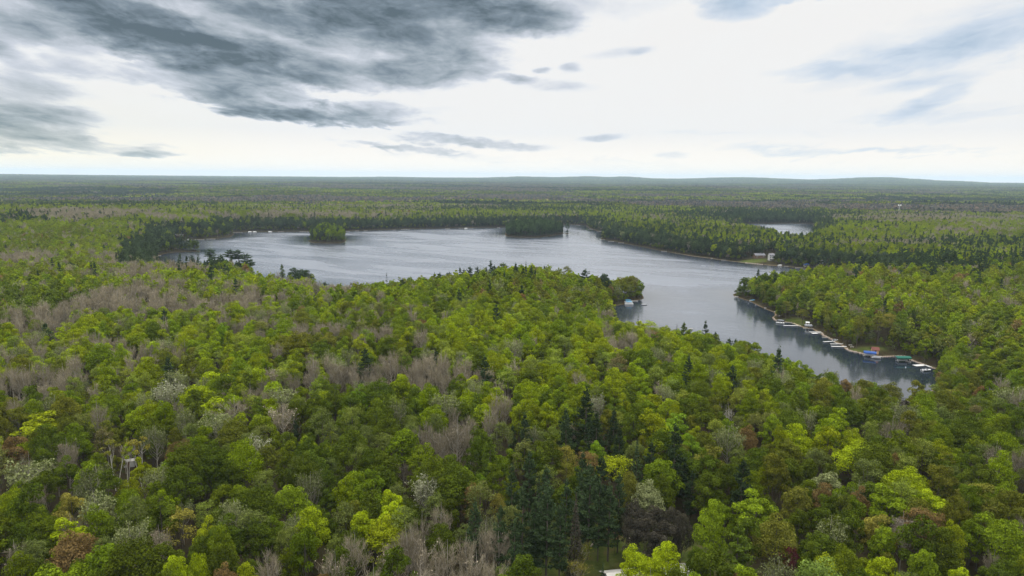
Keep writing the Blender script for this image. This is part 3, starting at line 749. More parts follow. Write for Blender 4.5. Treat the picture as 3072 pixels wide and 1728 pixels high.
PAL = {'lime': (.222, .282, .008), 'green': (.140, .196, .010), 'deep': (.074, .108, .012), 'olive': (.128, .132, .020), 'yellow': (.225, .265, .010), 'russet': (.160, .108, .042), 'sage': (.180, .200, .090),
       'bare': (.245, .212, .160), 'pine': (.042, .066, .028), 'maroon': (.095, .028, .030), 'blossom': (.34, .29, .28), 'mint': (.135, .215, .014), 'white': (.225, .230, .160), 'dusk': (.055, .050, .038), 'golden': (.190, .172, .032)}
TYPES = ['broad', 'thin', 'bare', 'sage', 'pine']
def classify(x, y, z, rng):
    n = len(x); u, v, w = proj(x, y, z + 13)
    wx = (fbm(x / 45, y / 45, 91, 3) - .5)
    uu = u + wx * 160; vv = v + (fbm(x / 60, y / 60, 95, 3) - .5) * np.clip(40000 / np.maximum(w, 100) / 3, 6, 60)
    b = zsum(BARE_Z, uu, vv); p = zsum(PINE_Z, uu, vv); L = zsum(LIME_Z, uu, vv); ol = zsum(OLIVE_Z, uu, vv); dp = zsum(DEEP_Z, uu, vv)
    r = np.hypot(x, y)
    nb = fbm(x / 110, y / 110, 41, 3); npn = fbm(x / 150, y / 150, 47, 3); nl = fbm(x / 90, y / 90, 53, 3)
    farf = np.clip((r - 900) / 900, 0, 1)
    stand = np.clip((b - .36 + (fbm(x / 38, y / 38, 99, 3) - .5) * 1.5) * 3.2, 0, 1)
    pb = np.clip(.022 + .85 * stand + .10 * b + .30 * np.clip((nb - .54) * 6, 0, 1) * (.35 + farf), 0, .92)
    ps = np.clip(.008 * (1 + farf * 4) + .95 * p + .25 * farf * np.clip((npn - .55) * 7, 0, 1), 0, .95)
    pb = pb * (1 - ps * .85)
    q = rng.uniform(0, 1, n)
    typ = np.full(n, 0)
    typ[q < pb] = 2
    typ[(q >= pb) & (q < pb + ps * (1 - pb * .5))] = 4
    q2 = rng.uniform(0, 1, n)
    typ[(typ == 0) & (q2 < .16 + .30 * b)] = 1
    typ[(typ == 0) & (q2 > .965 - .12 * b)] = 3
    # colour
    wl = np.clip(.26 + 1.0 * L + (nl - .5) * 2.6, .03, 2); wg = np.full(n, .42); wd = np.clip(.12 + dp + .45 * np.clip((v - 1000) / 300, 0, 1) + (fbm(x / 70, y / 70, 57, 3) - .5) * 1.6, .03, 2); wo = np.clip(.05 + ol * 1.25 + (fbm(x / 80, y / 80, 59, 3) - .5) * 1.2, .02, 2); wy = .012 + .05 * L; wr = .006 + .06 * ol; wm = np.full(n, .012)  # deep green weighted up low in the frame, painting in the foreground shade
    Wt = np.stack([wl, wg, wd, wo, wy, wr, wm], 1); Wt /= Wt.sum(1)[:, None]; cum = Wt.cumsum(1)
    k = (rng.uniform(0, 1, n)[:, None] > cum).sum(1).clip(0, 6)
    base = np.array([PAL[c] for c in ('lime', 'green', 'deep', 'olive', 'yellow', 'russet', 'mint')])
    names = np.array(['lime', 'green', 'deep', 'olive', 'yellow', 'russet', 'mint'])[k]
    tint = base[k] * rng.uniform(.8, 1.2, (n, 1)) * np.stack([rng.uniform(.88, 1.12, n), np.ones(n), np.ones(n)], 1)
    # neighbouring trees of one stand share some of their colour
    for t, c in ((2, 'bare'), (3, 'sage'), (4, 'pine')):
        m_ = typ == t; tint[m_] = np.array(PAL[c]) * rng.uniform(.75, 1.25, (m_.sum(), 1)); names[m_] = c
    # a stand's common hue pulls single trees together
    mean = np.array(PAL['lime'])[None] * .40 + np.array(PAL['green'])[None] * .40 + np.array(PAL['olive'])[None] * .20
    bl = (.28 + .34 * np.clip((r - 350) / 700, 0, 1))[:, None]
    g_ = np.isin(typ, (0, 1)) & (k != 5); tint[g_] = tint[g_] * (1 - bl[g_]) + mean * (.82 + .5 * (nl[g_] - .5))[:, None] * bl[g_]
    tint *= (1 + .10 * np.clip((r - 350) / 350, 0, 1) * np.isin(typ, (0, 1)))[:, None]
    tint *= (1 - .27 * np.clip((v - 1050) / 350, 0, 1))[:, None]  # shade put into the tint: crowns darken towards the bottom of the frame
    m_ = typ == 1; tint[m_] = tint[m_] * .7 + np.array(PAL['sage']) * .3
    return typ, tint, names, (u, v)

def clear_mask(x, y, z):
    """open ground and whatever tall would stand between it and the camera"""
    m_ = np.zeros(len(x), bool)
    for h in (0, 5, 10, 15):
        u, v, w = proj(x, y, z + h)
        for (a, b, c, d) in CLEAR_Z:
            if c: m_ |= ((u - a) / c) ** 2 + ((v - b) / d) ** 2 < 1
    return m_

def scatter(r0, r1, step, seed, azlim=47.0):
    rng = np.random.RandomState(seed)
    xm = r1 * math.sin(math.radians(azlim))
    xs = np.arange(-xm, xm, step); ys = np.arange(max(0, r0 * math.cos(math.radians(azlim)) - step), r1 + step, step)
    X, Y = np.meshgrid(xs, ys); X = X + (np.arange(len(ys)) % 2)[:, None] * step * .5
    X = (X + rng.uniform(-.42, .42, X.shape) * step).ravel(); Y = (Y + rng.uniform(-.42, .42, Y.shape) * step).ravel()
    r = np.hypot(X, Y); a = np.degrees(np.abs(np.arctan2(X, Y)))
    k = (r >= r0) & (r < r1) & ((a < azlim) | (r < 260)) & (Y > 85)
    return X[k], Y[k], rng

HAND = []      # filled in below: individually placed trees
# ------------------------------------------------------------------ trees placed one by one (kind, x, y of the top, crown width in pixels, colour, variant, height in metres, label)
H_ = HAND.append
def hand(kind, x, y, w, col, var=None, H=None, label=None, short=None): H_(dict(kind=kind, x=x, y=y, w=w, col=col, var=var, H=H, label=label, short=short))
b, p_, s_, a_, c_ = 'broadleaf_tree', 'pine_tree', 'spruce_tree', 'bare_tree', 'birch_tree'
# lower left
hand(c_, 330, 1318, 66, 'olive', 'birch1', 16, 'forked white trunked birch with olive crown, left of three in a gap', 'the white birches')
hand(c_, 368, 1326, 44, 'lime', 'birch1', 15, 'slim white trunked birch with sparse lime leaves, middle of the three in the gap')
hand(c_, 414, 1312, 58, 'golden', 'birch1', 16, 'curved white trunked birch with brownish crown, right of the three in the gap')
hand(b, 200, 1534, 90, 'lime', None, None, 'bright lime crown standing out among brown trees at lower left', 'the bright lime crown at lower left')
hand(a_, 86, 1375, 105, 'sage', 'sage0', 17, 'pale grey green half leafed tree with forked stem near the left edge', 'the pale forked tree near the left edge')
hand(b, 258, 1362, 64, 'green'); hand(b, 735, 1673, 66, 'yellow', None, None, 'glowing yellow green tree at the bottom edge left of the bare poplars', 'the glowing yellow green tree')
hand(b, 520, 1650, 82, 'lime'); hand(b, 592, 1647, 62, 'lime'); hand(b, 672, 1683, 82, 'russet', None, None, 'russet brown crown at the bottom edge beside a glowing yellow tree', 'the russet crown at the bottom edge')
hand(a_, 385, 1562, 92, 'sage', 'sage1', None, 'silvery tree with tiny new leaves amid green crowns at lower left', 'the silvery tree at lower left')
hand(a_, 473, 1566, 62, 'bare'); hand(a_, 703, 1484, 78, 'sage', 'sage2'); hand(b, 537, 1504, 98, 'golden', 'thin0', None, 'thin gold and grey crown with limbs showing at lower left', 'the thin gold crown')
hand(b, 384, 1456, 72, 'green'); hand(b, 620, 1535, 74, 'yellow'); hand(b, 216, 1588, 125, 'russet', 'broad5', None, 'wide brown olive crown, broadest dark one at lower left', 'the wide brown crown at lower left')
hand(a_, 768, 1309, 82, 'white', 'sage1', None, 'pale silver twigged tree above dark green crowns left of centre', 'the pale silver twigged tree'); hand(b, 934, 1341, 104, 'deep', 'broad1', None, 'broad deep green crown left of the bare poplar stand', 'the broad deep green crown')
hand(b, 870, 1444, 112, 'green'); hand(a_, 644, 1230, 88, 'sage', 'sage0'); hand(a_, 846, 1157, 105, 'sage', 'sage2', None, 'tall silver green tree over a pinkish bare one at left centre', 'the tall silver green tree'); hand(a_, 846, 1205, 90, 'bare'); hand(a_, 703, 1182, 78, 'bare')
hand(b, 636, 1178, 84, 'lime'); hand(b, 590, 1150, 112, 'lime', 'broad5', None, 'wide bright lime crown below a silver tree at left centre', 'the wide bright lime crown'); hand(b, 119, 1225, 104, 'yellow'); hand(b, 40, 1290, 64, 'russet', None, None, 'reddish brown crown against the left edge', 'the reddish crown on the left edge')
hand(a_, 500, 1139, 84, 'white', 'sage0', None, 'whitest leafing tree in the left half above a dark gap', 'the whitest leafing tree'); hand(a_, 430, 1170, 50, 'sage', 'sage1'); hand(b, 640, 1100, 110, 'lime')
hand(a_, 286, 1464, 92, 'sage', 'sage2'); hand(b, 210, 1456, 82, 'golden'); hand(b, 119, 1682, 112, 'green'); hand(b, 216, 1667, 92, 'green'); hand(b, 930, 1508, 92, 'lime'); hand(a_, 803, 1643, 82, 'bare', 'bare1')
# lower middle
hand(b, 1175, 1492, 98, 'lime'); hand(b, 1088, 1512, 78, 'lime'); hand(b, 1151, 1543, 112, 'yellow', 'broad0', None, 'yellow lime crown just above the tall bare poplars', 'the yellow lime crown'); hand(b, 1172, 1449, 84, 'lime'); hand(b, 1060, 1395, 95, 'green')
hand(a_, 1278, 1420, 92, 'white', 'sage1', None, 'grey white leafing tree behind the bare poplar stand', 'the grey white leafing tree')
for (x, y, w, v_) in [(1457, 1555, 58, 'bare0'), (1499, 1567, 62, 'bare2'), (1322, 1500, 72, 'bare1'), (1231, 1563, 92, 'bare1'), (1342, 1611, 82, 'bare0'), (1270, 1600, 70, 'bare2'), (1180, 1620, 80, 'bare3'), (1400, 1585, 60, 'bare0'), (1430, 1640, 66, 'bare2'), (1060, 1590, 85, 'bare1'),
                      (1480, 1655, 70, 'bare0'), (1120, 1680, 70, 'bare0'), (1380, 1680, 75, 'bare1'), (1260, 1675, 80, 'bare2'), (1000, 1640, 75, 'bare3')]: hand(a_, x, y, w, 'bare', v_)
hand(b, 1415, 1436, 64, 'russet', 'thin1', None, 'rusty orange thin crown left of the dark pines', 'the rusty orange crown'); hand(b, 1493, 1460, 58, 'golden', 'thin2', None, 'gold tinged slender crown between the rusty tree and dark pines', 'the gold tinged slender crown'); hand(b, 1440, 1400, 40, 'mint')
hand(p_, 1568, 1464, 92, 'pine', 'pine0', 24, 'left of the two big dark pines at the edge of the clearing', 'the big dark pines'); hand(p_, 1642, 1452, 92, 'pine', 'pine1', 25, 'right of the two big dark pines at the edge of the clearing')
hand(p_, 1771, 1388, 104, 'pine', 'pine2', 25, 'tall dark pine behind the brown spruce'); hand(s_, 1729, 1478, 58, 'dusk', 'spruce0', 21, 'narrow brown dying spruce at the top of the clearing', 'the brown spruce')
hand(p_, 1537, 1396, 72, 'pine'); hand(p_, 1469, 1309, 84, 'deep', 'pine2', None, 'broad green pine at left end of the dark conifers', 'the broad green pine'); hand(p_, 1590, 1350, 70, 'pine'); hand(p_, 1800, 1440, 70, 'pine'); hand(p_, 1860, 1420, 70, 'pine')
hand(b, 1660, 1305, 78, 'olive', 'broad1', None, 'round olive crown standing among dark conifers', 'the round olive crown'); hand(b, 1700, 1322, 72, 'golden', 'thin1'); hand(b, 1763, 1337, 82, 'russet', 'thin0', None, 'rust brown crown behind the bright feathery tree', 'the rust brown crown'); hand(b, 1793, 1309, 60, 'mint')
hand(b, 1847, 1350, 112, 'yellow', 'thin2', None, 'feathery yellow lime tree in the middle of the dark conifers', 'the feathery lime tree'); hand(b, 1890, 1404, 68, 'olive'); hand(b, 1946, 1436, 104, 'sage', 'broad0', None, 'pale creamy green crown above the dark mass by the clearing', 'the creamy green crown'); hand(b, 1700, 1365, 62, 'olive', 'thin0')
for (x, y, w) in [(1905, 1492, 80), (1965, 1500, 84), (2020, 1510, 70), (1940, 1535, 80), (2000, 1545, 78), (2050, 1530, 60), (1895, 1530, 55)]: hand(b, x, y, w, 'dusk', 'broad%d' % (int(x) % 3), 16)
for (x, y, w) in [(1830, 1452, 74), (1700, 1440, 76), (1606, 1498, 70), (1682, 1515, 66), (1503, 1515, 74), (1545, 1560, 70), (1745, 1425, 70), (1640, 1400, 70), (1425, 1500, 64)]: hand(p_, x, y, w, 'pine', None, 20)
hand(b, 1908, 1633, 106, 'lime', 'broad0', 15, 'left of the twin lime green trees beside the white roofed house', 'the twin lime trees'); hand(b, 1998, 1613, 104, 'lime', 'broad1', 16, 'right of the twin lime green trees beside the white roofed house')
hand(b, 1952, 1662, 96, 'lime', 'broad2', 13, 'lower lime green crown between the twin lime trees over the roof')
hand(s_, 1809, 1683, 20, 'pine', 'spruce1', 7, 'small dark young fir alone on the grassy clearing'); hand(a_, 1738, 1618, 72, 'olive', 'bare3', 9, 'low thin greyish sapling at the left of the clearing'); hand(a_, 1735, 1677, 62, 'golden', 'bare3', 8, 'yellowish bare sapling at the bottom of the clearing')
hand(p_, 2030, 1608, 36, 'pine', 'pine0', 8, 'small ragged pine behind the right twin lime tree'); hand(b, 1847, 1532, 24, 'olive', 'thin1', 12, 'thin olive young tree at the back of the clearing')
# lower right
hand(b, 2139, 1480, 96, 'green', 'broad1', 22, 'tall round green crown right of the clearing', 'the tall green crown by the clearing'); hand(b, 2271, 1460, 124, 'green'); hand(b, 2398, 1436, 90, 'olive', 'broad3'); hand(b, 2330, 1539, 130, 'olive', 'broad5', None, 'large domed olive crown next to the maroon tree', 'the large domed olive crown')
hand(p_, 2219, 1571, 112, 'deep', 'pine2', 18, 'dull grey green bushy pine at bottom right of the clearing', 'the dull bushy pine'); hand(b, 2372, 1613, 60, 'maroon', 'thin0', 15, 'maroon leaved tree at lower right', 'the maroon tree'); hand(b, 2251, 1671, 96, 'green'); hand(b, 2477, 1639, 74, 'yellow', 'thin2', None, 'yellow topped thin crown right of the maroon tree', 'the yellow topped thin crown')
hand(b, 2660, 1651, 88, 'lime', None, None, 'bright lime crown at the bottom edge below the pink blossoms', 'the bright crown below the blossoms'); hand(b, 2636, 1524, 92, 'golden'); hand(b, 2655, 1560, 75, 'green'); hand(b, 2720, 1540, 60, 'blossom', 'sage2', 12, 'pinkish white blossoming tree among russet crowns', 'the blossoming tree')
hand(b, 2763, 1508, 94, 'russet', 'thin1', None, 'russet crown just behind the blossoming tree'); hand(b, 2815, 1516, 58, 'russet', 'thin0', None, 'narrow russet crown right of the blossoming tree'); hand(b, 2803, 1456, 98, 'lime'); hand(b, 2668, 1440, 98, 'green'); hand(b, 2724, 1396, 112, 'lime', 'broad5', None, 'wide lime crown above the blossoming tree', 'the wide lime crown at right')
hand(b, 2390, 1261, 88, 'lime'); hand(b, 2076, 1285, 58, 'mint', None, None, 'small vivid green crown right of centre'); hand(b, 2131, 1321, 94, 'olive'); hand(b, 2243, 1269, 62, 'russet', None, None, 'rust coloured rounded crown below the dead white snag', 'the rust coloured rounded crown'); hand(b, 2322, 1229, 64, 'green')
hand(b, 2688, 1349, 38, 'russet', None, None, 'small red brown crown poking out at right', 'the small red brown crown'); hand(b, 2580, 1321, 122, 'lime', 'broad5', None, 'clustered lime crown, widest at right centre', 'the clustered lime crown'); hand(b, 2779, 1218, 84, 'green'); hand(b, 2867, 1158, 88, 'olive'); hand(p_, 2716, 1198, 78, 'dusk', 'pine1', 18, 'very dark purplish conifer below the end of the inlet', 'the very dark conifer')
hand(b, 2946, 1428, 112, 'olive'); hand(b, 2867, 1547, 62, 'yellow', None, None, 'pointed yellowish crown at lower right'); hand(b, 2954, 1512, 72, 'green'); hand(b, 3014, 1440, 72, 'green'); hand(b, 3030, 1547, 104, 'green'); hand(b, 2779, 1623, 78, 'green'); hand(b, 2887, 1686, 88, 'lime')
hand(a_, 3042, 1156, 72, 'sage', 'sage0', None, 'tall pale sage tree at the right edge', 'the pale sage tree on the right edge'); hand(a_, 2191, 1211, 38, 'white', 'snag0', 13, 'dead white snag fanning above green crowns', 'the dead white snag'); hand(a_, 2157, 1196, 22, 'white', 'snag0', 12, 'slimmer dead white snag just left of the fanned one')
hand(b, 2581, 1444, 54, 'russet'); hand(b, 2485, 1396, 84, 'sage', 'broad4', None, 'dusty sage green crown among lime crowns at right', 'the dusty sage crown'); hand(b, 2028, 1198, 40, 'yellow', None, None, 'pale yellow tip above a vivid green pointed crown'); hand(b, 2031, 1226, 80, 'mint', 'broad4', None, 'vivid green pointed crown, brightest at right of centre', 'the vivid pointed crown')
hand(a_, 1790, 1180, 50, 'white', 'sage1', None, 'pale leafless tree in the middle of the near forest', 'the pale leafless tree'); hand(b, 1853, 1034, 66, 'yellow', None, None, 'golden yellow crown halfway to the shore', 'the golden crown'); hand(a_, 1740, 1105, 60, 'bare')
# near shore skyline
hand(p_, 2117, 962, 32, 'pine', 'pine0', 18, 'tall tiered pine alone against the water', 'the tall tiered shore pine'); hand(p_, 2053, 966, 38, 'deep', 'pine1', 21, 'shaggy dark pine left of the tall tiered one'); hand(s_, 2031, 970, 14, 'dusk', 'spruce1', 19, 'thin dark spruce left of the shaggy pine on the shore')
hand(p_, 2089, 994, 22, 'pine', 'pine2', 13, 'short dark pine between two taller shore pines'); hand(p_, 2147, 994, 26, 'pine', 'pine2', 14, 'low dark pine just right of the tall tiered pine'); hand(p_, 2190, 1009, 26, 'pine', 'flat0', 14, 'left of two flat topped small pines on the near shore'); hand(p_, 2208, 1016, 22, 'pine', 'flat1', 13, 'right of two flat topped small pines on the near shore')
hand(p_, 2247, 1019, 24, 'deep', 'flat0', 15, 'round headed small pine against the water above the channel'); hand(s_, 1915, 943, 12, 'pine', 'gaunt0', 17, 'tiny dark pine tip below the cove'); hand(b, 1947, 955, 68, 'lime', 'thin1', 17, 'leaning lime tree on the near shore below the swimming raft', 'the leaning lime shore tree'); hand(b, 1990, 966, 40, 'sage', 'thin2', 16, 'sparse pale green tree over the water near the raft')
hand(a_, 1819, 968, 54, 'bare', 'bare1', 18, 'leafless tan tree below the cove', 'the leafless tan tree'); hand(a_, 1760, 945, 44, 'bare', 'bare0'); hand(a_, 1735, 935, 30, 'bare', 'bare2')
hand(p_, 1757, 808, 32, 'pine', 'flat0', 21, 'left of two dark crowned pines rising over the peninsula', 'the two peninsula pines'); hand(p_, 1814, 815, 38, 'pine', 'broad3', 21, 'right of two dark crowned pines rising over the peninsula')
hand(p_, 1578, 786, 15, 'pine', 'gaunt0', 25, 'gaunt spiky pine, highest point of the peninsula skyline', 'the gaunt spiky pine'); hand(p_, 1594, 806, 20, 'pine', 'flat1', 19, 'small dark pine leaning beside the gaunt spiky one')
hand(p_, 1410, 811, 26, 'pine', 'flat0', 20, 'left of three dark flat pines left on the peninsula'); hand(p_, 1392, 815, 20, 'pine', 'flat1', 19, 'small flat pine at the left end of the peninsula group'); hand(p_, 1432, 807, 19, 'pine', 'flat1', 20, 'right of three dark flat pines left on the peninsula')
hand(p_, 1320, 820, 30, 'pine', 'flat0', 18, 'dark spreading pine furthest left of the peninsula group'); hand(p_, 1348, 814, 28, 'pine', 'flat1', 19, 'dark open pine second from the left of the peninsula group')
hand(p_, 1484, 797, 24, 'pine', 'flat0', 20, 'left dark pine at the crown of the peninsula'); hand(p_, 1510, 792, 38, 'deep', 'flat1', 21, 'wide flat pine at the crown of the peninsula'); hand(p_, 1547, 791, 26, 'pine', 'pine1', 22, 'dark pine between the flat one and the gaunt one')
hand(c_, 1653, 804, 18, 'white', 'snag0', 17, 'white stemmed bare birch among the peninsula trees', 'the white stemmed birch'); hand(s_, 1671, 808, 16, 'pine', 'spruce1', 18, 'small dark spruce right of the white stemmed birch'); hand(s_, 1641, 805, 9, 'pine', 'spruce0', 18, 'slim dark spruce tip left of the white stemmed birch'); hand(b, 1702, 791, 36, 'olive', 'thin1', 22, 'tall olive tree standing highest right of the birch', 'the tall olive tree')
hand(b, 1893, 832, 36, 'olive', 'broad3', 20, 'olive tree at the tip of the central peninsula', 'the olive tree on the tip'); hand(b, 1917, 878, 22, 'green', 'broad0', 7, 'low green bush hanging over the water at the peninsula tip'); hand(b, 1870, 838, 34, 'olive', 'thin0', 19)
# left point
for (x, y, w, v_, Hh, lb) in [(633, 759, 40, 'flat0', 20, 'leftmost flat topped pine of the row on the left point'), (661, 764, 32, 'flat1', 19, 'smallest pine in the flat topped row on the left point'), (692, 760, 40, 'flat0', 20, 'wide flat topped pine in the middle of the row on the left point'),
                              (714, 760, 38, 'flat1', 20, 'flat topped pine right of the middle of the row on the left point'), (741, 762, 38, 'flat0', 20, 'rightmost flat topped pine of the row nearest the open water')]: hand(p_, x, y, w, 'pine', v_, Hh, lb, 'the flat topped pine row' if x == 692 else None)
hand(p_, 594, 759, 17, 'pine', 'gaunt0', 23, 'tall narrow pine left of the flat topped row'); hand(s_, 498, 775, 14, 'deep', 'spruce0', 19, 'narrow conifer at the left end of the lake'); hand(p_, 575, 776, 18, 'pine', 'flat1', 17, 'low round pine left of the tall narrow one')
hand(p_, 880, 798, 40, 'pine', 'broad1', 21, 'left of the three great dark pines at the shore', 'the three great shore pines'); hand(p_, 899, 796, 42, 'pine', 'broad3', 21, 'middle of the three great dark pines at the shore'); hand(p_, 917, 800, 38, 'pine', 'broad1', 21, 'right of the three great dark pines over the open water')
hand(p_, 976, 847, 27, 'pine', 'flat0', 18, 'small dark pine alone on the shore below the left island'); hand(p_, 846, 804, 20, 'deep', 'pine1', 18, 'deep green pine left of the three great dark pines'); hand(p_, 1160, 828, 14, 'pine', 'gaunt0', 22, 'slender broken pine above the near shore at centre'); hand(p_, 1207, 836, 20, 'pine', 'flat1', 20, 'small flat pine at centre of the near shore')
hand(p_, 582, 733, 26, 'deep', 'flat1', 13, 'dark rounded tree at the end of the thin spit'); hand(p_, 558, 733, 9, 'dusk', 'gaunt0', 12, 'thin straggly tree on the thin spit'); hand(p_, 1701, 682, 7, 'dusk', 'gaunt0', 13, 'lone straggly pine on the tiny islet right of the second island')
hand(p_, 2220, 838, 16, 'deep', 'spruce0', 16, 'pointed conifer at the tip of the right bank'); hand(p_, 2275, 818, 20, 'pine', 'pine1', 20, 'dark pine above the tip of the right bank'); hand(p_, 2325, 815, 22, 'pine', 'pine0', 20, 'dark pine on the crest of the right bank')
hand(b, 1390, 856, 14, 'golden', 'thin0', 9)
# trees along the right bank with their stems showing
for (x, y, w, v_, c__) in [(2410, 925, 40, 'thin1', 'olive'), (2360, 905, 30, 'thin0', 'olive'), (2640, 950, 52, 'thin1', 'olive'), (2668, 965, 50, 'thin0', 'golden'), (2590, 950, 40, 'thin2', 'olive'), (2575, 975, 34, 'thin1', 'olive'), (2700, 975, 46, 'thin0', 'deep')]: hand(b, x, y, w, c__, v_, 19)

NOM = {'broad0': (9.5, 17), 'broad1': (10, 18), 'broad2': (8.5, 18), 'broad3': (9.5, 16), 'broad4': (7.5, 19), 'broad5': (11.5, 18), 'broad6': (9, 17.5), 'thin0': (8.5, 17.5), 'thin1': (8.5, 17.5), 'thin2': (8.5, 17.5),
       'bare0': (6.5, 18), 'bare1': (8, 17), 'bare2': (5.5, 19), 'bare3': (7.5, 16.5), 'sage0': (8.5, 16.5), 'sage1': (8.5, 16.5), 'sage2': (8.5, 16.5), 'pine0': (9, 22), 'pine1': (8, 23), 'pine2': (10, 21), 'flat0': (8, 20), 'flat1': (8, 20),
       'spruce0': (5.4, 20), 'spruce1': (5.4, 20), 'gaunt0': (6, 22), 'birch0': (6, 17), 'birch1': (8, 16), 'snag0': (6, 15)}
DEFV = {b: BROAD, p_: PINE, s_: SPRUCE, a_: BARE, c_: ['birch1']}

# ------------------------------------------------------------------ gather every near tree
rngH = np.random.RandomState(77)
TR = []      # dicts of placed individual candidates
for i, h in enumerate(HAND):
    var = h['var'] or DEFV[h['kind']][rngH.randint(len(DEFV[h['kind']]))]
    W0, H0 = NOM[var]
    Ht = h['H'] or (17.5 * rngH.uniform(.93, 1.07) if h['kind'] != p_ else 21)
    gz = 5.0
    for _ in range(4):
        xy = unproj(h['x'], h['y'], gz + Ht); gz = float(ground_z(xy[0:1], xy[1:2])[0])
    # a tree against the water stands on the shore in front of it: slide along the sight line on to land
    if float(land_dist(xy[0:1], xy[1:2])[0]) < 2.0:
        z1 = gz + Ht; dxy = math.hypot(*xy); ok = False
        for st in [v_ for m_ in range(1, 80) for v_ in (m_, -m_)]:
            f_ = 1 - st * 1.0 / dxy; q = xy * f_
            if CAMZ - (CAMZ - z1) * f_ > 7 and float(land_dist(q[0:1], q[1:2])[0]) > 1.6: ok = True; break
        if ok:
            gz = float(ground_z(q[0:1], q[1:2])[0]); Ht = CAMZ - (CAMZ - z1) * f_ - gz; xy = q
        else: print('in water', h['x'], h['y'])
    gz = max(gz, 0.3)
    dist = math.sqrt(xy[0] ** 2 + xy[1] ** 2 + (CAMZ - gz - Ht) ** 2)
    Wm = h['w'] * dist / F
    TR.append(dict(x=xy[0], y=xy[1], z=gz, sxy=Wm / W0, sz=Ht / H0, rz=rngH.uniform(0, 6.28), var=var, tint=tuple(np.array(PAL[h['col']]) * rngH.uniform(.92, 1.08)), kind=h['kind'], label=h['label'], short=h['short'], col=h['col'], W=Wm, Ht=Ht, px=h['x'], py=h['y'], hand=True))

X, Y, rg = scatter(100, 330, 6.4, 11)
X2, Y2, _ = scatter(330, 2100, 5.9, 15); X = np.concatenate([X, X2]); Y = np.concatenate([Y, Y2])
ld = land_dist(X, Y); k = ld > 1.2
X, Y, ld = X[k], Y[k], ld[k]; Z = ground_z(X, Y, ld)
k = ~clear_mask(X, Y, Z)
hx = np.array([t['x'] for t in TR]); hy = np.array([t['y'] for t in TR]); hw = np.array([t['W'] for t in TR])
for j in range(len(hx)):
    near = (np.abs(X - hx[j]) < 14) & (np.abs(Y - hy[j]) < 14)
    dd = np.hypot(X - hx[j], Y - hy[j]); lim = max(3.0, min(6.0, hw[j] * .50))
    k &= ~(near & (dd < lim))
# nothing may hide a placed tree: clear the sight line just in front of it
uu, vv, ww = proj(X, Y, Z + 16)
for t in TR:
    d = math.hypot(t['x'], t['y']); r_ = np.hypot(X, Y)
    if d > 260: continue
    k &= ~((np.abs(uu - t['px']) < 30) & (r_ < d) & (r_ > d - 10) & (vv < t['py'] + 40))
# lawn and buildings stay open
sx_, sy_, rs_ = scatter(150, 2100, 4.2, 12)
sl = land_dist(sx_, sy_); q_ = (sl > .5) & (sl < 16); sx_, sy_, sl = sx_[q_], sy_[q_], sl[q_]; sz0 = ground_z(sx_, sy_, sl); q_ = ~clear_mask(sx_, sy_, sz0)
nsh = int(q_.sum()); X = np.concatenate([X, sx_[q_]]); Y = np.concatenate([Y, sy_[q_]]); Z = np.concatenate([Z, sz0[q_]]); ld = np.concatenate([ld, sl[q_]]); k = np.concatenate([k, np.ones(nsh, bool)])
shrub = np.zeros(len(X), bool); shrub[-nsh:] = True      # low growth under the trees along the shores
OPEN = [(unproj(2396, 973, 0), 9), (unproj(2375, 967, 0), 8), (unproj(2595, 1056, 0), 6), (unproj(2622, 1060, 0), 8), (unproj(2255, 789, 0), 18), (unproj(2313, 780, 3), 14), (unproj(2276, 773, 7), 11), (unproj(2462, 797, 5), 4), (unproj(2068, 1716, 4), 12), (unproj(1860, 1728, 4), 6), (unproj(2950, 1178, 10), 7), (unproj(2465, 778, 8), 8)]
for c, rad in OPEN: k &= np.hypot(X - c[0], Y - c[1]) > rad
X, Y, Z, ld, shrub = X[k], Y[k], Z[k], ld[k], shrub[k]
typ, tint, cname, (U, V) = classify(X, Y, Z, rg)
n = len(X)
# shoreline trees: more conifers and stems, a little lower, far ones with shade in their tint
far = np.hypot(X, Y) > 700
shore = (ld < 34)
rc = rg.uniform(0, 1, n)
m1 = (typ == 4) & (ld < 25) & ~far; typ[m1] = 0; tint[m1] = np.array(PAL['deep']); cname[m1] = 'deep'
typ[shrub] = 0
m1 = shore & far & ~shrub & (rc < .85); typ[m1] = np.where(rg.uniform(0, 1, m1.sum()) < .6, 0, 4); tint[m1] = np.array([.040, .058, .024]) * rg.uniform(.7, 1.7, (m1.sum(), 1)); cname[m1] = 'pine'  # dark tint also stands in for the shaded sides and trunks
isl = np.zeros(n, bool)
for P in P_ISL: _, ii = seg_dist(X, Y, P); isl |= ii
m1 = isl & (X > -50); typ[m1] = np.where(rg.uniform(0, 1, m1.sum()) < .5, 0, 4); tint[m1] = np.array([.042, .068, .022]) * rg.uniform(.7, 1.6, (m1.sum(), 1)); cname[m1] = 'pine'
m1 = isl & (X < -50) & (typ != 4); typ[m1] = 0; tint[m1] = np.array(PAL['green']) * rg.uniform(.7, 1.15, (m1.sum(), 1)); cname[m1] = 'green'
r0_ = np.hypot(X, Y); s = np.clip(rg.normal(.96, np.where(r0_ < 330, .13, .09), n), .6, 1.3) * (1.0 - .12 * (ld < 18) * (~far)); sw = s * rg.uniform(.68, .98, n)
s = np.where(isl, s * 1.12, s)
tint[shrub] *= .7; small = rg.uniform(0, 1, n) < np.where(r0_ < 330, .15, .06); s = np.where(small, s * .68, s); sw = np.where(small, sw * .75, sw)
s = np.where(shrub, rg.uniform(.22, .48, n), s); sw = np.where(shrub, s * rg.uniform(.9, 1.3, n), sw)
r = np.hypot(X, Y); nearL = r < 430
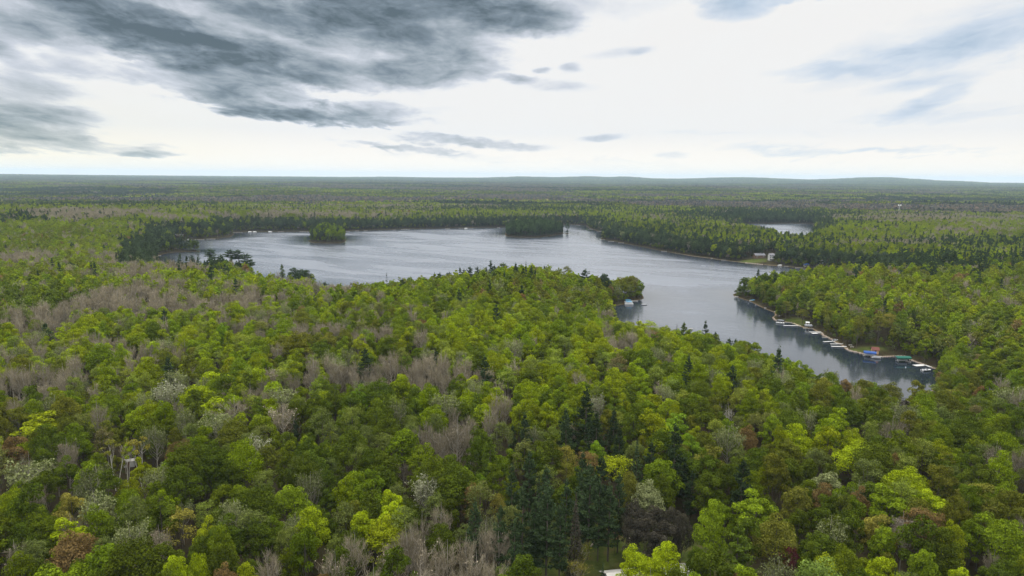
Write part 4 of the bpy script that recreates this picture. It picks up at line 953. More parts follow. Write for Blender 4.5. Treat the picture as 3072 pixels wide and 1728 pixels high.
m1 = (typ == 4) & (r > 620) & (rg.uniform(0, 1, n) < .62); typ[m1] = 0      # at this distance most dark conifers show as rounded dark heads
NV = {0: BROAD, 1: THIN, 2: BARE, 3: SAGE, 4: PINE}; MV = {0: MB_, 1: MT_, 2: MR_, 3: MS_, 4: MP_}
names = np.empty(n, object)
for t in range(5):
    for near_, D in ((True, NV), (False, MV)):
        m1 = np.where((typ == t) & (nearL == near_))[0]
        L_ = D[t]; pick = rg.randint(0, len(L_), len(m1))
        for q, nm in enumerate(L_): names[m1[pick == q]] = nm
m1 = np.where((typ == 4) & nearL & (rg.uniform(0, 1, n) < .22))[0]; names[m1] = 'spruce0'
rzA = rg.uniform(0, 6.28, n)

# the largest in the picture become things of their own
inframe = (U > -15) & (U < 3087) & (V < 1745) & nearL
size = np.where(inframe & ~shrub, s / r, 0)
KIND_OF = {0: b, 1: b, 2: a_, 3: a_, 4: p_}
take = np.zeros(n, bool)
nh = {}
for t in TR: nh[t['kind']] = nh.get(t['kind'], 0) + 1
kinds_arr = np.array([KIND_OF[t] for t in typ], object); kinds_arr[names == 'spruce0'] = s_
for kd, cap in ((b, 300), (a_, 130), (p_, 110), (s_, 30)):
    ids = np.where((kinds_arr == kd) & (size > 0))[0]; ids = ids[np.argsort(-size[ids])][:max(0, cap - nh.get(kd, 0))]
    take[ids] = True
for i in np.where(take)[0]:
    W0, H0 = NOM[names[i]]
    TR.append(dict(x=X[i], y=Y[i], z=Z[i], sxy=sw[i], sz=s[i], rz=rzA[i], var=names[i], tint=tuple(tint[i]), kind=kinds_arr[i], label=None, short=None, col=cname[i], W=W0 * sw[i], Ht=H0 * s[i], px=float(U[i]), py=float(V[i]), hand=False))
rest = ~take
print('near/mid trees', n, 'individual', len(TR))

# ------------------------------------------------------------------ labels that single out one tree each
CW = {'lime': 'bright lime', 'green': 'mid green', 'deep': 'deep green', 'olive': 'olive', 'yellow': 'yellow green', 'russet': 'russet brown', 'sage': 'silvery sage', 'bare': 'leafless grey', 'pine': 'dark green', 'maroon': 'maroon',
      'blossom': 'white', 'mint': 'vivid green', 'white': 'pale white', 'dusk': 'blackish', 'golden': 'golden olive'}
KW = {b: 'crown', p_: 'pine', s_: 'spruce', a_: 'tree', c_: 'birch'}
marks = [t for t in TR if t['short']]
MX = np.array([t['px'] for t in marks]); MY = np.array([t['py'] for t in marks])
used = {}
def side(dx, dy):
    h = 'right of' if dx > 0 else 'left of'; v_ = 'in front of' if dy > 0 else 'behind'
    if abs(dx) > 2.2 * abs(dy): return h
    if abs(dy) > 2.2 * abs(dx): return 'straight ' + v_
    return v_ + ' and ' + h
for t in TR:
    if t['label']: used[t['label']] = [t]
for t in TR:
    if t['label']: continue
    dx = t['px'] - MX; dy = (t['py'] - MY) * 1.25; dist = np.hypot(dx, dy)
    szw = 'small ' if t['Ht'] < 13 else ('tall ' if t['Ht'] > 20 and t['kind'] != p_ else ('broad ' if t['W'] > 11.5 else ''))
    if t['var'].startswith('thin'): szw = 'thin ' + szw.replace('thin ', '')
    cand = []
    for j in np.argsort(dist)[:10]:
        if dist[j] < 12: continue
        hw_ = 'just ' if dist[j] < 95 else ('' if dist[j] < 200 else 'well ')
        cand.append('%s%s %s %s%s %s' % (szw, CW[t['col']], KW[t['kind']], hw_, side(dx[j], dy[j]), marks[j]['short']))
    lab = next((c for c in cand if c not in used and len(c.split()) <= 16), None)
    if lab is None:
        more = [c + ', ' + w_ for c in cand[:6] for w_ in ('the nearer', 'the farther') if c + ', ' + w_ not in used and len((c + w_).split()) <= 15]
        lab = more[0] if more else cand[0] if cand else szw + CW[t['col']] + ' ' + KW[t['kind']] + ' in the near forest'
    used.setdefault(lab, []).append(t); t['label'] = lab
GRP = {b: 'broadleaf trees of the near forest', p_: 'pines of the near forest and shore', s_: 'spruces of the near forest and shore', a_: 'leafless and budding trees of the near forest', c_: 'white stemmed birches'}
print('labels', len(used), 'for', len(TR))

for t in TR:
    e = bpy.data.objects.new(t['kind'], None); COL.objects.link(e); e.empty_display_size = 1
    e.location = (t['x'], t['y'], t['z']); e.rotation_euler = (0, 0, t['rz']); e.scale = (t['sxy'], t['sxy'], t['sz'])
    tag(e, t['label'], {b: 'tree', p_: 'pine tree', s_: 'spruce tree', a_: 'bare tree', c_: 'birch tree'}[t['kind']], GRP[t['kind']])
    K = KITS[t['var']]
    c1 = bpy.data.objects.new('crown', K.crown); COL.objects.link(c1); c1.parent = e; c1['tint'] = [float(q) for q in t['tint']]
    c2 = bpy.data.objects.new('trunk', K.trunk); COL.objects.link(c2); c2.parent = e
# ------------------------------------------------------------------ the rest of the forest: instanced masses
SRC = {}
def src(name):
    if name not in SRC:
        o = bpy.data.objects.new(name + '_source', joined(name)); SRC[name] = o
    return SRC[name]

def mass(name, label, cat, x, y, z, sx, sz, rz, names_, tint):
    uniq = sorted(set(names_)); code = {q: i for i, q in enumerate(uniq)}
    idx = np.array([code[q] for q in names_], np.int32); n = len(x)
    me = bpy.data.meshes.new(name + '_points'); me.vertices.add(n)
    me.vertices.foreach_set('co', np.stack([x, y, z], 1).astype(np.float32).ravel())
    me.attributes.new('idx', 'INT', 'POINT').data.foreach_set('value', idx)
    me.attributes.new('rot', 'FLOAT_VECTOR', 'POINT').data.foreach_set('vector', np.stack([0 * rz, 0 * rz, rz], 1).astype(np.float32).ravel())
    me.attributes.new('scl', 'FLOAT_VECTOR', 'POINT').data.foreach_set('vector', np.stack([sx, sx, sz], 1).astype(np.float32).ravel())
    me.attributes.new('tint', 'FLOAT_VECTOR', 'POINT').data.foreach_set('vector', np.asarray(tint, np.float32).ravel())
    me.update()
    o = link(name, me); tag(o, label, cat, kind='stuff')
    ng = bpy.data.node_groups.new(name + '_instances', 'GeometryNodeTree')
    ng.interface.new_socket('Geometry', in_out='INPUT', socket_type='NodeSocketGeometry')
    ng.interface.new_socket('Geometry', in_out='OUTPUT', socket_type='NodeSocketGeometry')
    gi = ng.nodes.new('NodeGroupInput'); go = ng.nodes.new('NodeGroupOutput'); jn = ng.nodes.new('GeometryNodeJoinGeometry')
    ng.links.new(jn.outputs[0], go.inputs[0])
    m2p = ng.nodes.new('GeometryNodeMeshToPoints'); ng.links.new(gi.outputs[0], m2p.inputs[0])
    def na(nm, dt):
        q = ng.nodes.new('GeometryNodeInputNamedAttribute'); q.data_type = dt; q.inputs['Name'].default_value = nm; return q.outputs['Attribute']
    ai, ar, asx = na('idx', 'INT'), na('rot', 'FLOAT_VECTOR'), na('scl', 'FLOAT_VECTOR')
    for q, i in code.items():
        cmp_ = ng.nodes.new('FunctionNodeCompare'); cmp_.data_type = 'INT'; cmp_.operation = 'EQUAL'
        ng.links.new(ai, cmp_.inputs[2]); cmp_.inputs[3].default_value = i
        oi = ng.nodes.new('GeometryNodeObjectInfo'); oi.inputs['Object'].default_value = src(q); oi.inputs['As Instance'].default_value = False
        ip = ng.nodes.new('GeometryNodeInstanceOnPoints')
        ng.links.new(m2p.outputs[0], ip.inputs['Points']); ng.links.new(cmp_.outputs[0], ip.inputs['Selection'])
        ng.links.new(oi.outputs['Geometry'], ip.inputs['Instance']); ng.links.new(ar, ip.inputs['Rotation']); ng.links.new(asx, ip.inputs['Scale'])
        ng.links.new(ip.outputs[0], jn.inputs[0])
    md = o.modifiers.new('instances', 'NODES'); md.node_group = ng
    return o

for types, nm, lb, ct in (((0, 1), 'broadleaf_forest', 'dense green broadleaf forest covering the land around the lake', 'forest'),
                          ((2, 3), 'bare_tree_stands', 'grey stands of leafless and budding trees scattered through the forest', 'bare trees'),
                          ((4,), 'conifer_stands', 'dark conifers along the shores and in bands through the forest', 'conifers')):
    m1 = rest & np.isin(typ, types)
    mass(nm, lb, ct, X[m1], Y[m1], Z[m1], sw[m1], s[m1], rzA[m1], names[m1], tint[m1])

def far_patches(r0, r1, side_, pre, seed, nv, azlim=44):
    x, y, rg_ = scatter(r0, r1, side_ * .93, seed, azlim)
    l_ = land_dist(x, y); k_ = l_ > side_ * .6; x, y, l_ = x[k_], y[k_], l_[k_]
    z = ground_z(x, y, l_)
    # average colour of the stand
    tt, ti, _, _ = classify(x, y, z, rg_)
    ti2 = np.array(PAL['green'])[None] * .45 + np.array(PAL['lime'])[None] * .35 + .2 * np.array(PAL['olive'])[None] + 0 * ti
    big = fbm(x / 620, y / 330, 71, 4); big2 = fbm(x / 900, y / 420, 73, 4); q_ = rg_.uniform(-.05, .05, len(x))
    m_b = ((big + q_ > .585) | ((tt == 2) & (rg_.uniform(0, 1, len(x)) < .5))); m_p = ((big2 + q_ > .575) | ((tt == 4) & (rg_.uniform(0, 1, len(x)) < .6))) & ~m_b; m_g = ~(m_b | m_p)
    ti2[m_g] = ti2[m_g] * .7 + ti[m_g] * .3
    ti2 *= (.60 + .5 * np.clip((fbm(x / 420, y / 260, 77, 3) - .3) * 2.2, 0, 1))[:, None]
    ti2[m_b] = np.array([.140, .125, .100]); ti2[m_p] = np.array([.040, .058, .030])
    ti2 *= .84; fl = np.clip((np.hypot(x, y) - 3500) / 9000, 0, .75)[:, None]; ti2 = ti2 * (1 - fl) + np.array([.072, .104, .024]) * fl       # evened and cooled with distance, extra haze put into the crown colour
    ti2 = ti2 * (1 + rg_.uniform(-.13, .13, (len(x), 1)) * (1 - fl))
    nmv = np.array(['%s%d' % (pre, q) for q in rg_.randint(0, nv, len(x))], object)
    sc1 = rg_.uniform(.95, 1.1, len(x))
    return x, y, z - .5, sc1, rg_.uniform(.85, 1.15, len(x)), rg_.randint(0, 4, len(x)) * math.pi / 2 + rg_.normal(0, .15, len(x)), nmv, ti2
parts = [far_patches(2080, 5200, 36, 'grove', 61, 4), far_patches(5150, 11500, 100, 'stretch', 62, 4), far_patches(11300, 24000, 260, 'expanse', 63, 3)]
cc = [np.concatenate([p[q] for p in parts]) for q in range(8)]
mass('distant_forest', 'distant forest fading blue towards the hills on the horizon', 'forest', *cc)
print('patches', [len(p[0]) for p in parts])
# ------------------------------------------------------------------ built things round the lake
MAT['planks'] = plain('weathered_planks', (.30, .28, .25), .85, .25, 1.2, .2, stretch=(4, 1, 1))
MAT['white_planks'] = plain('pale_dock_boards', (.50, .50, .50), .7, .15, 1.5, .3, stretch=(4, 1, 1))
MAT['tan_planks'] = plain('tan_dock_boards', (.42, .36, .25), .85, .2, 1.5, .2, stretch=(4, 1, 1))
MAT['steel'] = plain('galvanised_steel', (.42, .43, .45), .45, .12, 3, .5, .5)
MAT['hull_white'] = plain('white_gelcoat', (.78, .79, .80), .3, .05, 1, .5)
MAT['hull_dark'] = plain('dark_gelcoat', (.05, .055, .07), .35, .1, 1, .5)
MAT['cover_sky'] = plain('light_blue_cover', (.09, .28, .46), .7, .15, 1.2, .2)
MAT['cover_blue'] = plain('royal_blue_cover', (.025, .075, .26), .75, .2, 1.2, .2)
MAT['cover_green'] = plain('teal_green_canopy', (.012, .10, .075), .7, .15, 1.2, .2)
MAT['cover_grey'] = plain('grey_cover', (.22, .23, .25), .8, .15, 1.2, .2)
MAT['black'] = plain('black_plastic', (.02, .02, .022), .5, .1, 2, .4)
MAT['wall_white'] = plain('white_siding', (.46, .46, .45), .75, .08, 1.0, .2, stretch=(1, 1, 8))
MAT['wall_mint'] = plain('pale_mint_siding', (.52, .62, .60), .75, .08, 1.0, .2, stretch=(1, 1, 8))
MAT['wall_tan'] = plain('tan_timber', (.52, .36, .22), .8, .15, 1.5, .2, stretch=(1, 1, 6))
MAT['wall_brown'] = plain('brown_timber', (.14, .09, .06), .85, .25, 1.5, .2, stretch=(1, 1, 6))
MAT['roof_metal'] = plain('pale_metal_roof', (.46, .44, .41), .5, .10, .8, .4, .1, stretch=(3, .3, .3))
MAT['roof_grey'] = plain('grey_shingles', (.20, .20, .22), .9, .25, 2.0, .15)
MAT['roof_rust'] = plain('rust_brown_roof', (.34, .14, .08), .85, .3, 1.5, .15)
MAT['roof_maroon'] = plain('dark_red_roof', (.15, .06, .05), .85, .25, 1.5, .15)
MAT['glass'] = plain('window_glass', (.03, .04, .05), .12, .1, 1, .6)
MAT['rock'] = plain('shore_rock', (.36, .30, .26), .9, .35, 1.2, .15)
MAT['log'] = plain('pale_log', (.30, .25, .20), .9, .3, 1.5, .1)
MAT['brush'] = plain('cut_brush', (.24, .15, .10), .95, .4, 2.5, .1)

class MB:
    def __init__(s): s.g = Geo()
    def box(s, c, size, rz=0.0, taper=1.0, shear=0):
        x, y, z = np.array(size) / 2
        v = np.array([[-x, -y, -z], [x, -y, -z], [x, y, -z], [-x, y, -z], [-x * taper, -y * taper, z], [x * taper, -y * taper, z], [x * taper, y * taper, z], [-x * taper, y * taper, z]])
        if rz:
            q = np.array([[math.cos(rz), -math.sin(rz), 0], [math.sin(rz), math.cos(rz), 0], [0, 0, 1]]); v = v @ q.T
        s.g.add(v + np.array(c), [[0, 3, 2, 1], [4, 5, 6, 7], [0, 1, 5, 4], [1, 2, 6, 5], [2, 3, 7, 6], [3, 0, 4, 7]]); return s
    def tube(s, pts, r, sides=6):
        tube(s.g, pts, [r] * len(pts) if not hasattr(r, '__len__') else r, sides); return s
    def loft(s, rings, close=True):
        """rings of equal point count -> quads"""
        R = np.array(rings, float); k, n_, _ = R.shape
        i = np.arange(k - 1)[:, None] * n_; j = np.arange(n_ if close else n_ - 1)[None]; j2 = (j + 1) % n_
        s.g.add(R.reshape(-1, 3), np.stack([i + j, i + j2, i + n_ + j2, i + n_ + j], -1).reshape(-1, 4)); return s
    def tri(s, pts): s.g.add(pts, [[0, 1, 2]]); return s
    def quad(s, pts): s.g.add(pts, [[0, 1, 2, 3]]); return s
    def put(s, name, mat, parent=None, **kw): return link(name, s.g.mesh(name, [MAT[mat]]), parent, **kw)

def empty(name, loc, rz, label, cat, group=None):
    e = bpy.data.objects.new(name, None); COL.objects.link(e); e.location = loc; e.rotation_euler = (0, 0, rz); tag(e, label, cat, group); return e
def P3(x, y, z=0.0):
    q = unproj(x, y, z); return np.array([q[0], q[1], z])

# docks ----------------------------------------------------------------
DG_R = 'docks along the right bank'; DG_F = 'docks along the far shores'
def dock(p, q, width, mat, label, group, z=.50, plat=None):
    width *= .82
    a, c = P3(*p, .5), P3(*q, .5); d = c - a; L = max(float(np.linalg.norm(d[:2])), 3.0); rz = math.atan2(d[1], d[0]); m_ = (a + c) / 2
    e = empty('wooden_dock', (m_[0], m_[1], 0), rz, label, 'dock', group)
    g = MB()
    nb = max(2, int(L / 2.4)); sg = L / nb
    for i in range(nb): g.box((-L / 2 + (i + .5) * sg, 0, z), (sg - .06, width, .10))
    if plat: g.box((-L / 2 + plat[0] / 2, plat[2] if len(plat) > 2 else 0, z + .004), (plat[0], plat[1], .11))
    g.put('deck', mat, e)
    f = MB(); f.box((0, -width / 2 + .07, z - .13), (L, .08, .15)); f.box((0, width / 2 - .07, z - .13), (L, .08, .15)); f.put('frame', 'steel', e)
    k = max(2, min(5, int(L / 4)))
    for i in range(k):
        for sdy in (-1, 1):
            xx = -L / 2 + .3 + (L - .6) * i / (k - 1)
            MB().tube([(xx, sdy * (width / 2 + .05), -1.2), (xx, sdy * (width / 2 + .05), z + .45)], .05, 5).put('post', 'steel', e)
    return e
D = [((2205, 889.5), (2228, 889.5), 1.3, 'white_planks', 'narrow pale dock at the very tip of the right bank'), ((2272, 905), (2290, 905), 1.4, 'white_planks', 'short dock beside the light blue covered boat'),
     ((2289, 910), (2306, 910.4), 1.2, 'planks', 'dull grey dock just past the light blue covered boat'), ((2293, 923.8), (2322, 923.8), 1.5, 'white_planks', 'straight pale dock between the blue covered boat and the grassy point'),
     ((2323, 935), (2346, 936.2), 1.3, 'white_planks', 'short white dock left of the two white birch stems'), ((2354, 960), (2396, 968), 1.5, 'tan_planks', 'long yellowish dock slanting across the grassy point'),
     ((2348, 966.5), (2376, 967.4), 1.4, 'planks', 'grey dock running to the moored white boat'), ((2380, 969.3), (2402, 979), 1.4, 'tan_planks', 'yellowish walkway slanting down the lawn edge'),
     ((2350, 976.4), (2402, 977.2), 1.6, 'white_planks', 'longest straight white dock, below the lawn'), ((2409, 984.6), (2440, 986), 1.3, 'planks', 'thin grey dock right below the white shed'),
     ((2428, 995.8), (2463, 995.8), 1.5, 'white_planks', 'upper of two pale docks side by side'), ((2434, 999), (2467, 998.8), 1.4, 'white_planks', 'lower of two pale docks side by side, with a square end'),
     ((2466, 1011.6), (2488, 1011.8), 1.2, 'planks', 'single thin dock at the brown bank'), ((2470, 1025.4), (2500, 1023.6), 1.5, 'white_planks', 'pale dock with a bend near the red brown steps'),
     ((2498, 1023.4), (2512, 1030), 1.2, 'planks', 'slanting gangway at the red brown steps'), ((2491, 1031.6), (2530, 1031.6), 1.4, 'white_planks', 'middle long dock below the slanting gangway'),
     ((2494, 1039), (2540, 1039.8), 1.7, 'white_planks', 'white dock joining the curved stone shore'), ((2620, 1071.5), (2647, 1070), 1.5, 'planks', 'dark dock right of the royal blue canopy'),
     ((2590, 1066), (2604, 1067), 1.2, 'planks', 'stub of grey dock left of the royal blue canopy'), ((2716, 1083), (2734, 1086), 1.3, 'planks', 'dim walkway behind the teal canopy'),
     ((2741, 1096), (2776, 1094), 2.0, 'white_planks', 'wide white dock near the dark end of the inlet'), ((2774, 1094.4), (2793, 1101.5), 1.6, 'white_planks', 'slanting white gangway to the wide dock in the inlet end')]
PL = {11: (3.4, 2.6, -.8), 20: (5.5, 3.0, -.5)}
for i, (a, c, w_, m_, lb) in enumerate(D): dock(a, c, w_, m_, lb, DG_R, plat=PL.get(i))
dock((1888, 902.5), (1913, 903), 1.6, 'white_planks', 'pale dock at the tip of the central peninsula', DG_R); dock((1876, 909), (1893, 910), 1.4, 'white_planks', 'white dock between the two blue topped boats in the cove', DG_R)
dock((2066, 986), (2079, 986.5), 1.4, 'planks', 'small dark dock showing over the near trees', DG_R)
FD = [(1906, 1922, 733, 'pale dock on the far right shore above the peninsula pines'), (1926, 1941, 734.5, 'second pale dock just right on the far right shore'), (1984, 2000, 753.5, 'white dock at the foot of dark woods halfway down the right shore'),
      (2026, 2050, 758, 'grey white dock on the right shore by a bend'), (2094, 2110, 768, 'short pale dock right of the bend on the right shore'), (2132, 2156, 774.5, 'pale dock by the bare tan bank'), (2164, 2198, 780, 'long low dock beside the tan bank'),
      (2333, 2350, 795.5, 'left of two grey docks under the grey and white houses'), (2352, 2372, 798.5, 'right of two grey docks under the grey and white houses'), (2386, 2410, 803, 'low dock beside the white and blue boathouse'),
      (1800, 1815, 718.5, 'grey dock at the corner point of the far right shore'), (1824, 1842, 724, 'pale dock just past the corner point'), (1854, 1872, 728, 'second pale dock past the corner point'),
      (523, 556, 721.5, 'white dock at the far left bay'), (585, 612, 718.6, 'dock right of the white boat in the far left bay'), (620, 646, 716.5, 'low dock along the far left bay'), (466, 483, 766, 'white dock at the west tip of the lake'),
      (693, 727, 697.4, 'long thin dock on the far shore left'), (834, 852, 695.2, 'pale dock on the far shore before the white boathouse'), (899, 926, 695, 'dock hidden half behind the left island'),
      (1029, 1050, 693.8, 'bright dock right behind the left island'), (1066, 1076, 692.6, 'small dock on the far shore right of the island'), (1092, 1102, 692, 'second small dock on the far shore right of the island'), (1178, 1188, 690, 'small dock at middle of the far shore'),
      (1203, 1229, 688, 'white dock at middle of the far shore'), (1336, 1350, 685.4, 'dock at the left of a reddish slope on the far shore'), (1376, 1420, 684.4, 'long pale dock under the reddish slope'), (1492, 1500, 682.5, 'little dock left of the second island'),
      (1729, 1740, 675.4, 'little dock right behind the second island'), (1764, 1784, 687, 'pale dock in the far right bay'), (1790, 1811, 694, 'second pale dock in the far right bay')]
for (x0_, x1_, y_, lb) in FD: dock((x0_, y_), (x1_, y_ + .3), 1.7, 'planks', lb, DG_F)

# boats ----------------------------------------------------------------
def hull_rings(L, B, H, z0):
    out = []
    for t in np.linspace(0, 1, 9):
        x = -L / 2 + L * t; w_ = B / 2 * (1 - max(0, t - .45) ** 2 * 3.0); w_ = max(w_, .05); up = H * (.05 + .35 * max(0, t - .5) ** 1.5)
        out.append([(x, -w_, z0 + H + up), (x, -w_ * .75, z0 + H * .35 + up), (x, 0, z0 - .1 + up * 1.5), (x, w_ * .75, z0 + H * .35 + up), (x, w_, z0 + H + up), (x, 0, z0 + H * .96 + up)])
    return out
def motorboat(p, rz, label, hull='hull_white', cover=None, L=5.6, group='boats moored on the lake'):
    q = P3(*p, .3); e = empty('motor_boat', (q[0], q[1], 0), rz, label, 'boat', group)
    h = MB().loft(hull_rings(L, 2.2, .75, .05)); h.box((-L / 2 + .02, 0, .45), (.06, 2.1, .7)); h.put('hull', hull, e)
    if cover:
        MB().loft([[(x, -w_, z_), (x, -w_ * .5, z_ + k_), (x, 0, z_ + k_ * 1.25), (x, w_ * .5, z_ + k_), (x, w_, z_)] for x, w_, z_, k_ in [(-L * .48, 1.0, .84, .25), (-L * .2, 1.12, .86, .5), (L * .08, 1.08, .9, .55), (L * .3, .75, .98, .2), (L * .46, .2, 1.08, .03)]], False).put('cover', cover, e)
    else:
        MB().box((-.1, -.45, 1.0), (.5, .55, .5)).box((-.1, .45, 1.0), (.5, .55, .5)).box((-1.7, 0, .95), (.6, 1.7, .35)).put('seat', 'cover_grey', e)
        MB().quad([(.55, -1.0, .9), (.55, 1.0, .9), (.15, .85, 1.45), (.15, -.85, 1.45)]).put('windscreen', 'glass', e)
    MB().box((-L / 2 - .25, 0, .75), (.4, .4, .7), taper=.75).put('motor', 'black', e)
    return e
def pontoon(p, rz, label, top='cover_sky', L=7.0, group='boats moored on the lake'):
    q = P3(*p, .3); e = empty('pontoon_boat', (q[0], q[1], 0), rz, label, 'boat', group)
    for sy in (-1, 1): MB().tube([(-L / 2, sy * .85, .22), (L / 2 - .6, sy * .85, .22), (L / 2 + .1, sy * .85, .38)], [.3, .3, .04], 8).put('float', 'steel', e)
    MB().box((0, 0, .58), (L, 2.5, .10)).put('deck', 'hull_white', e)
    r_ = MB()
    for sy in (-1.2, 1.2): r_.box((0, sy, .98), (L - .6, .05, .6))
    for sx in (-1, 1): r_.box((sx * (L / 2 - .32), 0, .98), (.05, 2.35, .6))
    r_.put('rail_panel', 'hull_white', e)
    for sx, sy in ((-1.9, -1.15), (-1.9, 1.15), (1.4, -1.15), (1.4, 1.15)): MB().tube([(sx, sy, .6), (sx * .92, sy, 2.35)], .03, 4).put('canopy_pole', 'steel', e)
    MB().loft([[(x, -1.35, 2.3), (x, -.8, 2.52), (x, 0, 2.6), (x, .8, 2.52), (x, 1.35, 2.3), (x, .8, 2.44), (x, 0, 2.52), (x, -.8, 2.44)] for x in (-2.4, -.8, .8, 2.2)]).put('canopy', top, e)
    MB().box((-L / 2 - .2, 0, .6), (.4, .45, .9), taper=.75).put('motor', 'black', e)
    return e
def boat_lift(p, rz, label, top, L=6.5, Wd=3.2, boat=True):
    q = P3(*p, .3); e = empty('boat_lift', (q[0], q[1], 0), rz, label, 'boat lift', 'canopied boat lifts')
    for sx in (-1, 1):
        for sy in (-1, 1): MB().tube([(sx * L * .36, sy * Wd / 2, -1.5), (sx * L * .36, sy * Wd / 2, 2.7)], .07, 5).put('post', 'steel', e)
    f = MB()
    for sx in (-1, 1): f.box((sx * L * .36, 0, .45), (.14, Wd + .3, .14))
    for sy in (-1, 1): f.box((0, sy * Wd / 2, 2.65), (L * .95, .09, .09))
    f.put('frame', 'steel', e)
    k = [(-1, 0), (-.62, .42), (0, .62), (.62, .42), (1, 0)]
    MB().loft([[(x, a * (Wd / 2 + .35), 2.72 + b_) for a, b_ in k] + [(x, a * (Wd / 2 + .25), 2.62 + b_) for a, b_ in k[::-1]] for x in (-L / 2, 0, L / 2)]).quad([(-L / 2, -Wd / 2 - .35, 2.05), (L / 2, -Wd / 2 - .35, 2.05), (L / 2, -Wd / 2 - .36, 2.72), (-L / 2, -Wd / 2 - .36, 2.72)]).put('canopy', top, e)
    if boat:
        MB().loft([[(a, b_, c2 + .5) for a, b_, c2 in rr_] for rr_ in hull_rings(5.4, 2.1, .75, .1)]).put('cradled_hull', 'hull_white', e)
    return e
motorboat((2262, 903), math.pi - .25, 'white boat under a light blue cover near the tip of the right bank', cover='cover_sky', L=7.2)
motorboat((2340, 969.5), 2.6, 'open white boat moored off the grassy point', L=5.6); motorboat((2341, 963.5), 2.9, 'dark hulled boat behind the open white one', 'hull_dark', 'cover_grey', 5.0)
motorboat((2507, 1021.5), .4, 'small white boat on the bank by the slanting gangway', L=3.6); motorboat((2628, 1074), 2.9, 'grey covered boat beside the dark dock right of the blue canopy', cover='cover_grey', L=4.6); motorboat((2779, 1111.5), .15, 'small white boat alone in the dark end of the inlet', L=5.2)
motorboat((2340, 951), .7, 'little pale rowing boat pulled up on the brown point', L=3.2, cover='cover_grey')
pontoon((1884, 907.5), .05, 'blue topped pontoon boat on the inner side of the cove dock'); pontoon((1887, 912.5), 0.0, 'blue topped pontoon boat nearest the camera in the cove')
boat_lift((2609, 1069), -.45, 'boat lift under a royal blue canopy below the little boathouse', 'cover_blue', 6.6, 3.2); boat_lift((2707, 1084), -.05, 'boat lift under a long teal green canopy in the inlet', 'cover_green', 8.0, 3.2); boat_lift((2423, 986), -.05, 'low grey boat lift below the white shed', 'cover_grey', 5.0, 2.4, False)
for (x_, y_, lb) in [(2316, 792.5, 'white boat at the foot of the rocky slope'), (569, 719, 'white boat in the far left bay'), (750, 696, 'white boat on the far shore left'), (764, 696, 'second white boat on the far shore left'), (811, 695.5, 'boat on the far shore before the white boathouse'),
                     (1398, 685.5, 'boat at the long dock under the reddish slope'), (2341, 797, 'white boat between two grey docks on the right shore'), (540, 722.5, 'white boat by the dock in the far left bay')]:
    motorboat((x_, y_), .2, lb, L=6.5, cover='hull_white')
# swimming raft
q = P3(1932, 914, .2); e = empty('swimming_raft', (q[0], q[1], 0), .2, 'dark square swimming raft with pale top floating off the peninsula', 'raft')
MB().box((0, 0, .42), (4.0, 3.0, .14)).put('deck', 'cover_grey', e); MB().box((0, -.85, .16), (3.9, .8, .40)).put('float', 'black', e); MB().box((0, .85, .16), (3.9, .8, .40)).put('float', 'black', e); MB().tube([(1.75, -.3, .1), (1.75, -.3, 1.2), (1.5, -.3, 1.2)], .03, 4).tube([(1.75, .3, .1), (1.75, .3, 1.2), (1.5, .3, 1.2)], .03, 4).put('ladder', 'steel', e)
q = P3(2717, 1103, .1); e = empty('buoy', (q[0], q[1], 0), 0, 'small pale buoy in the inlet below the teal canopy', 'buoy')
MB().tube([(0, 0, -.2), (0, 0, .1), (0, 0, .45), (0, 0, .6)], [.05, .28, .22, .04], 8).put('float', 'hull_white', e); MB().tube([(0, 0, .2), (0, 0, .34)], [.275, .25], 8).put('band', 'cover_blue', e)

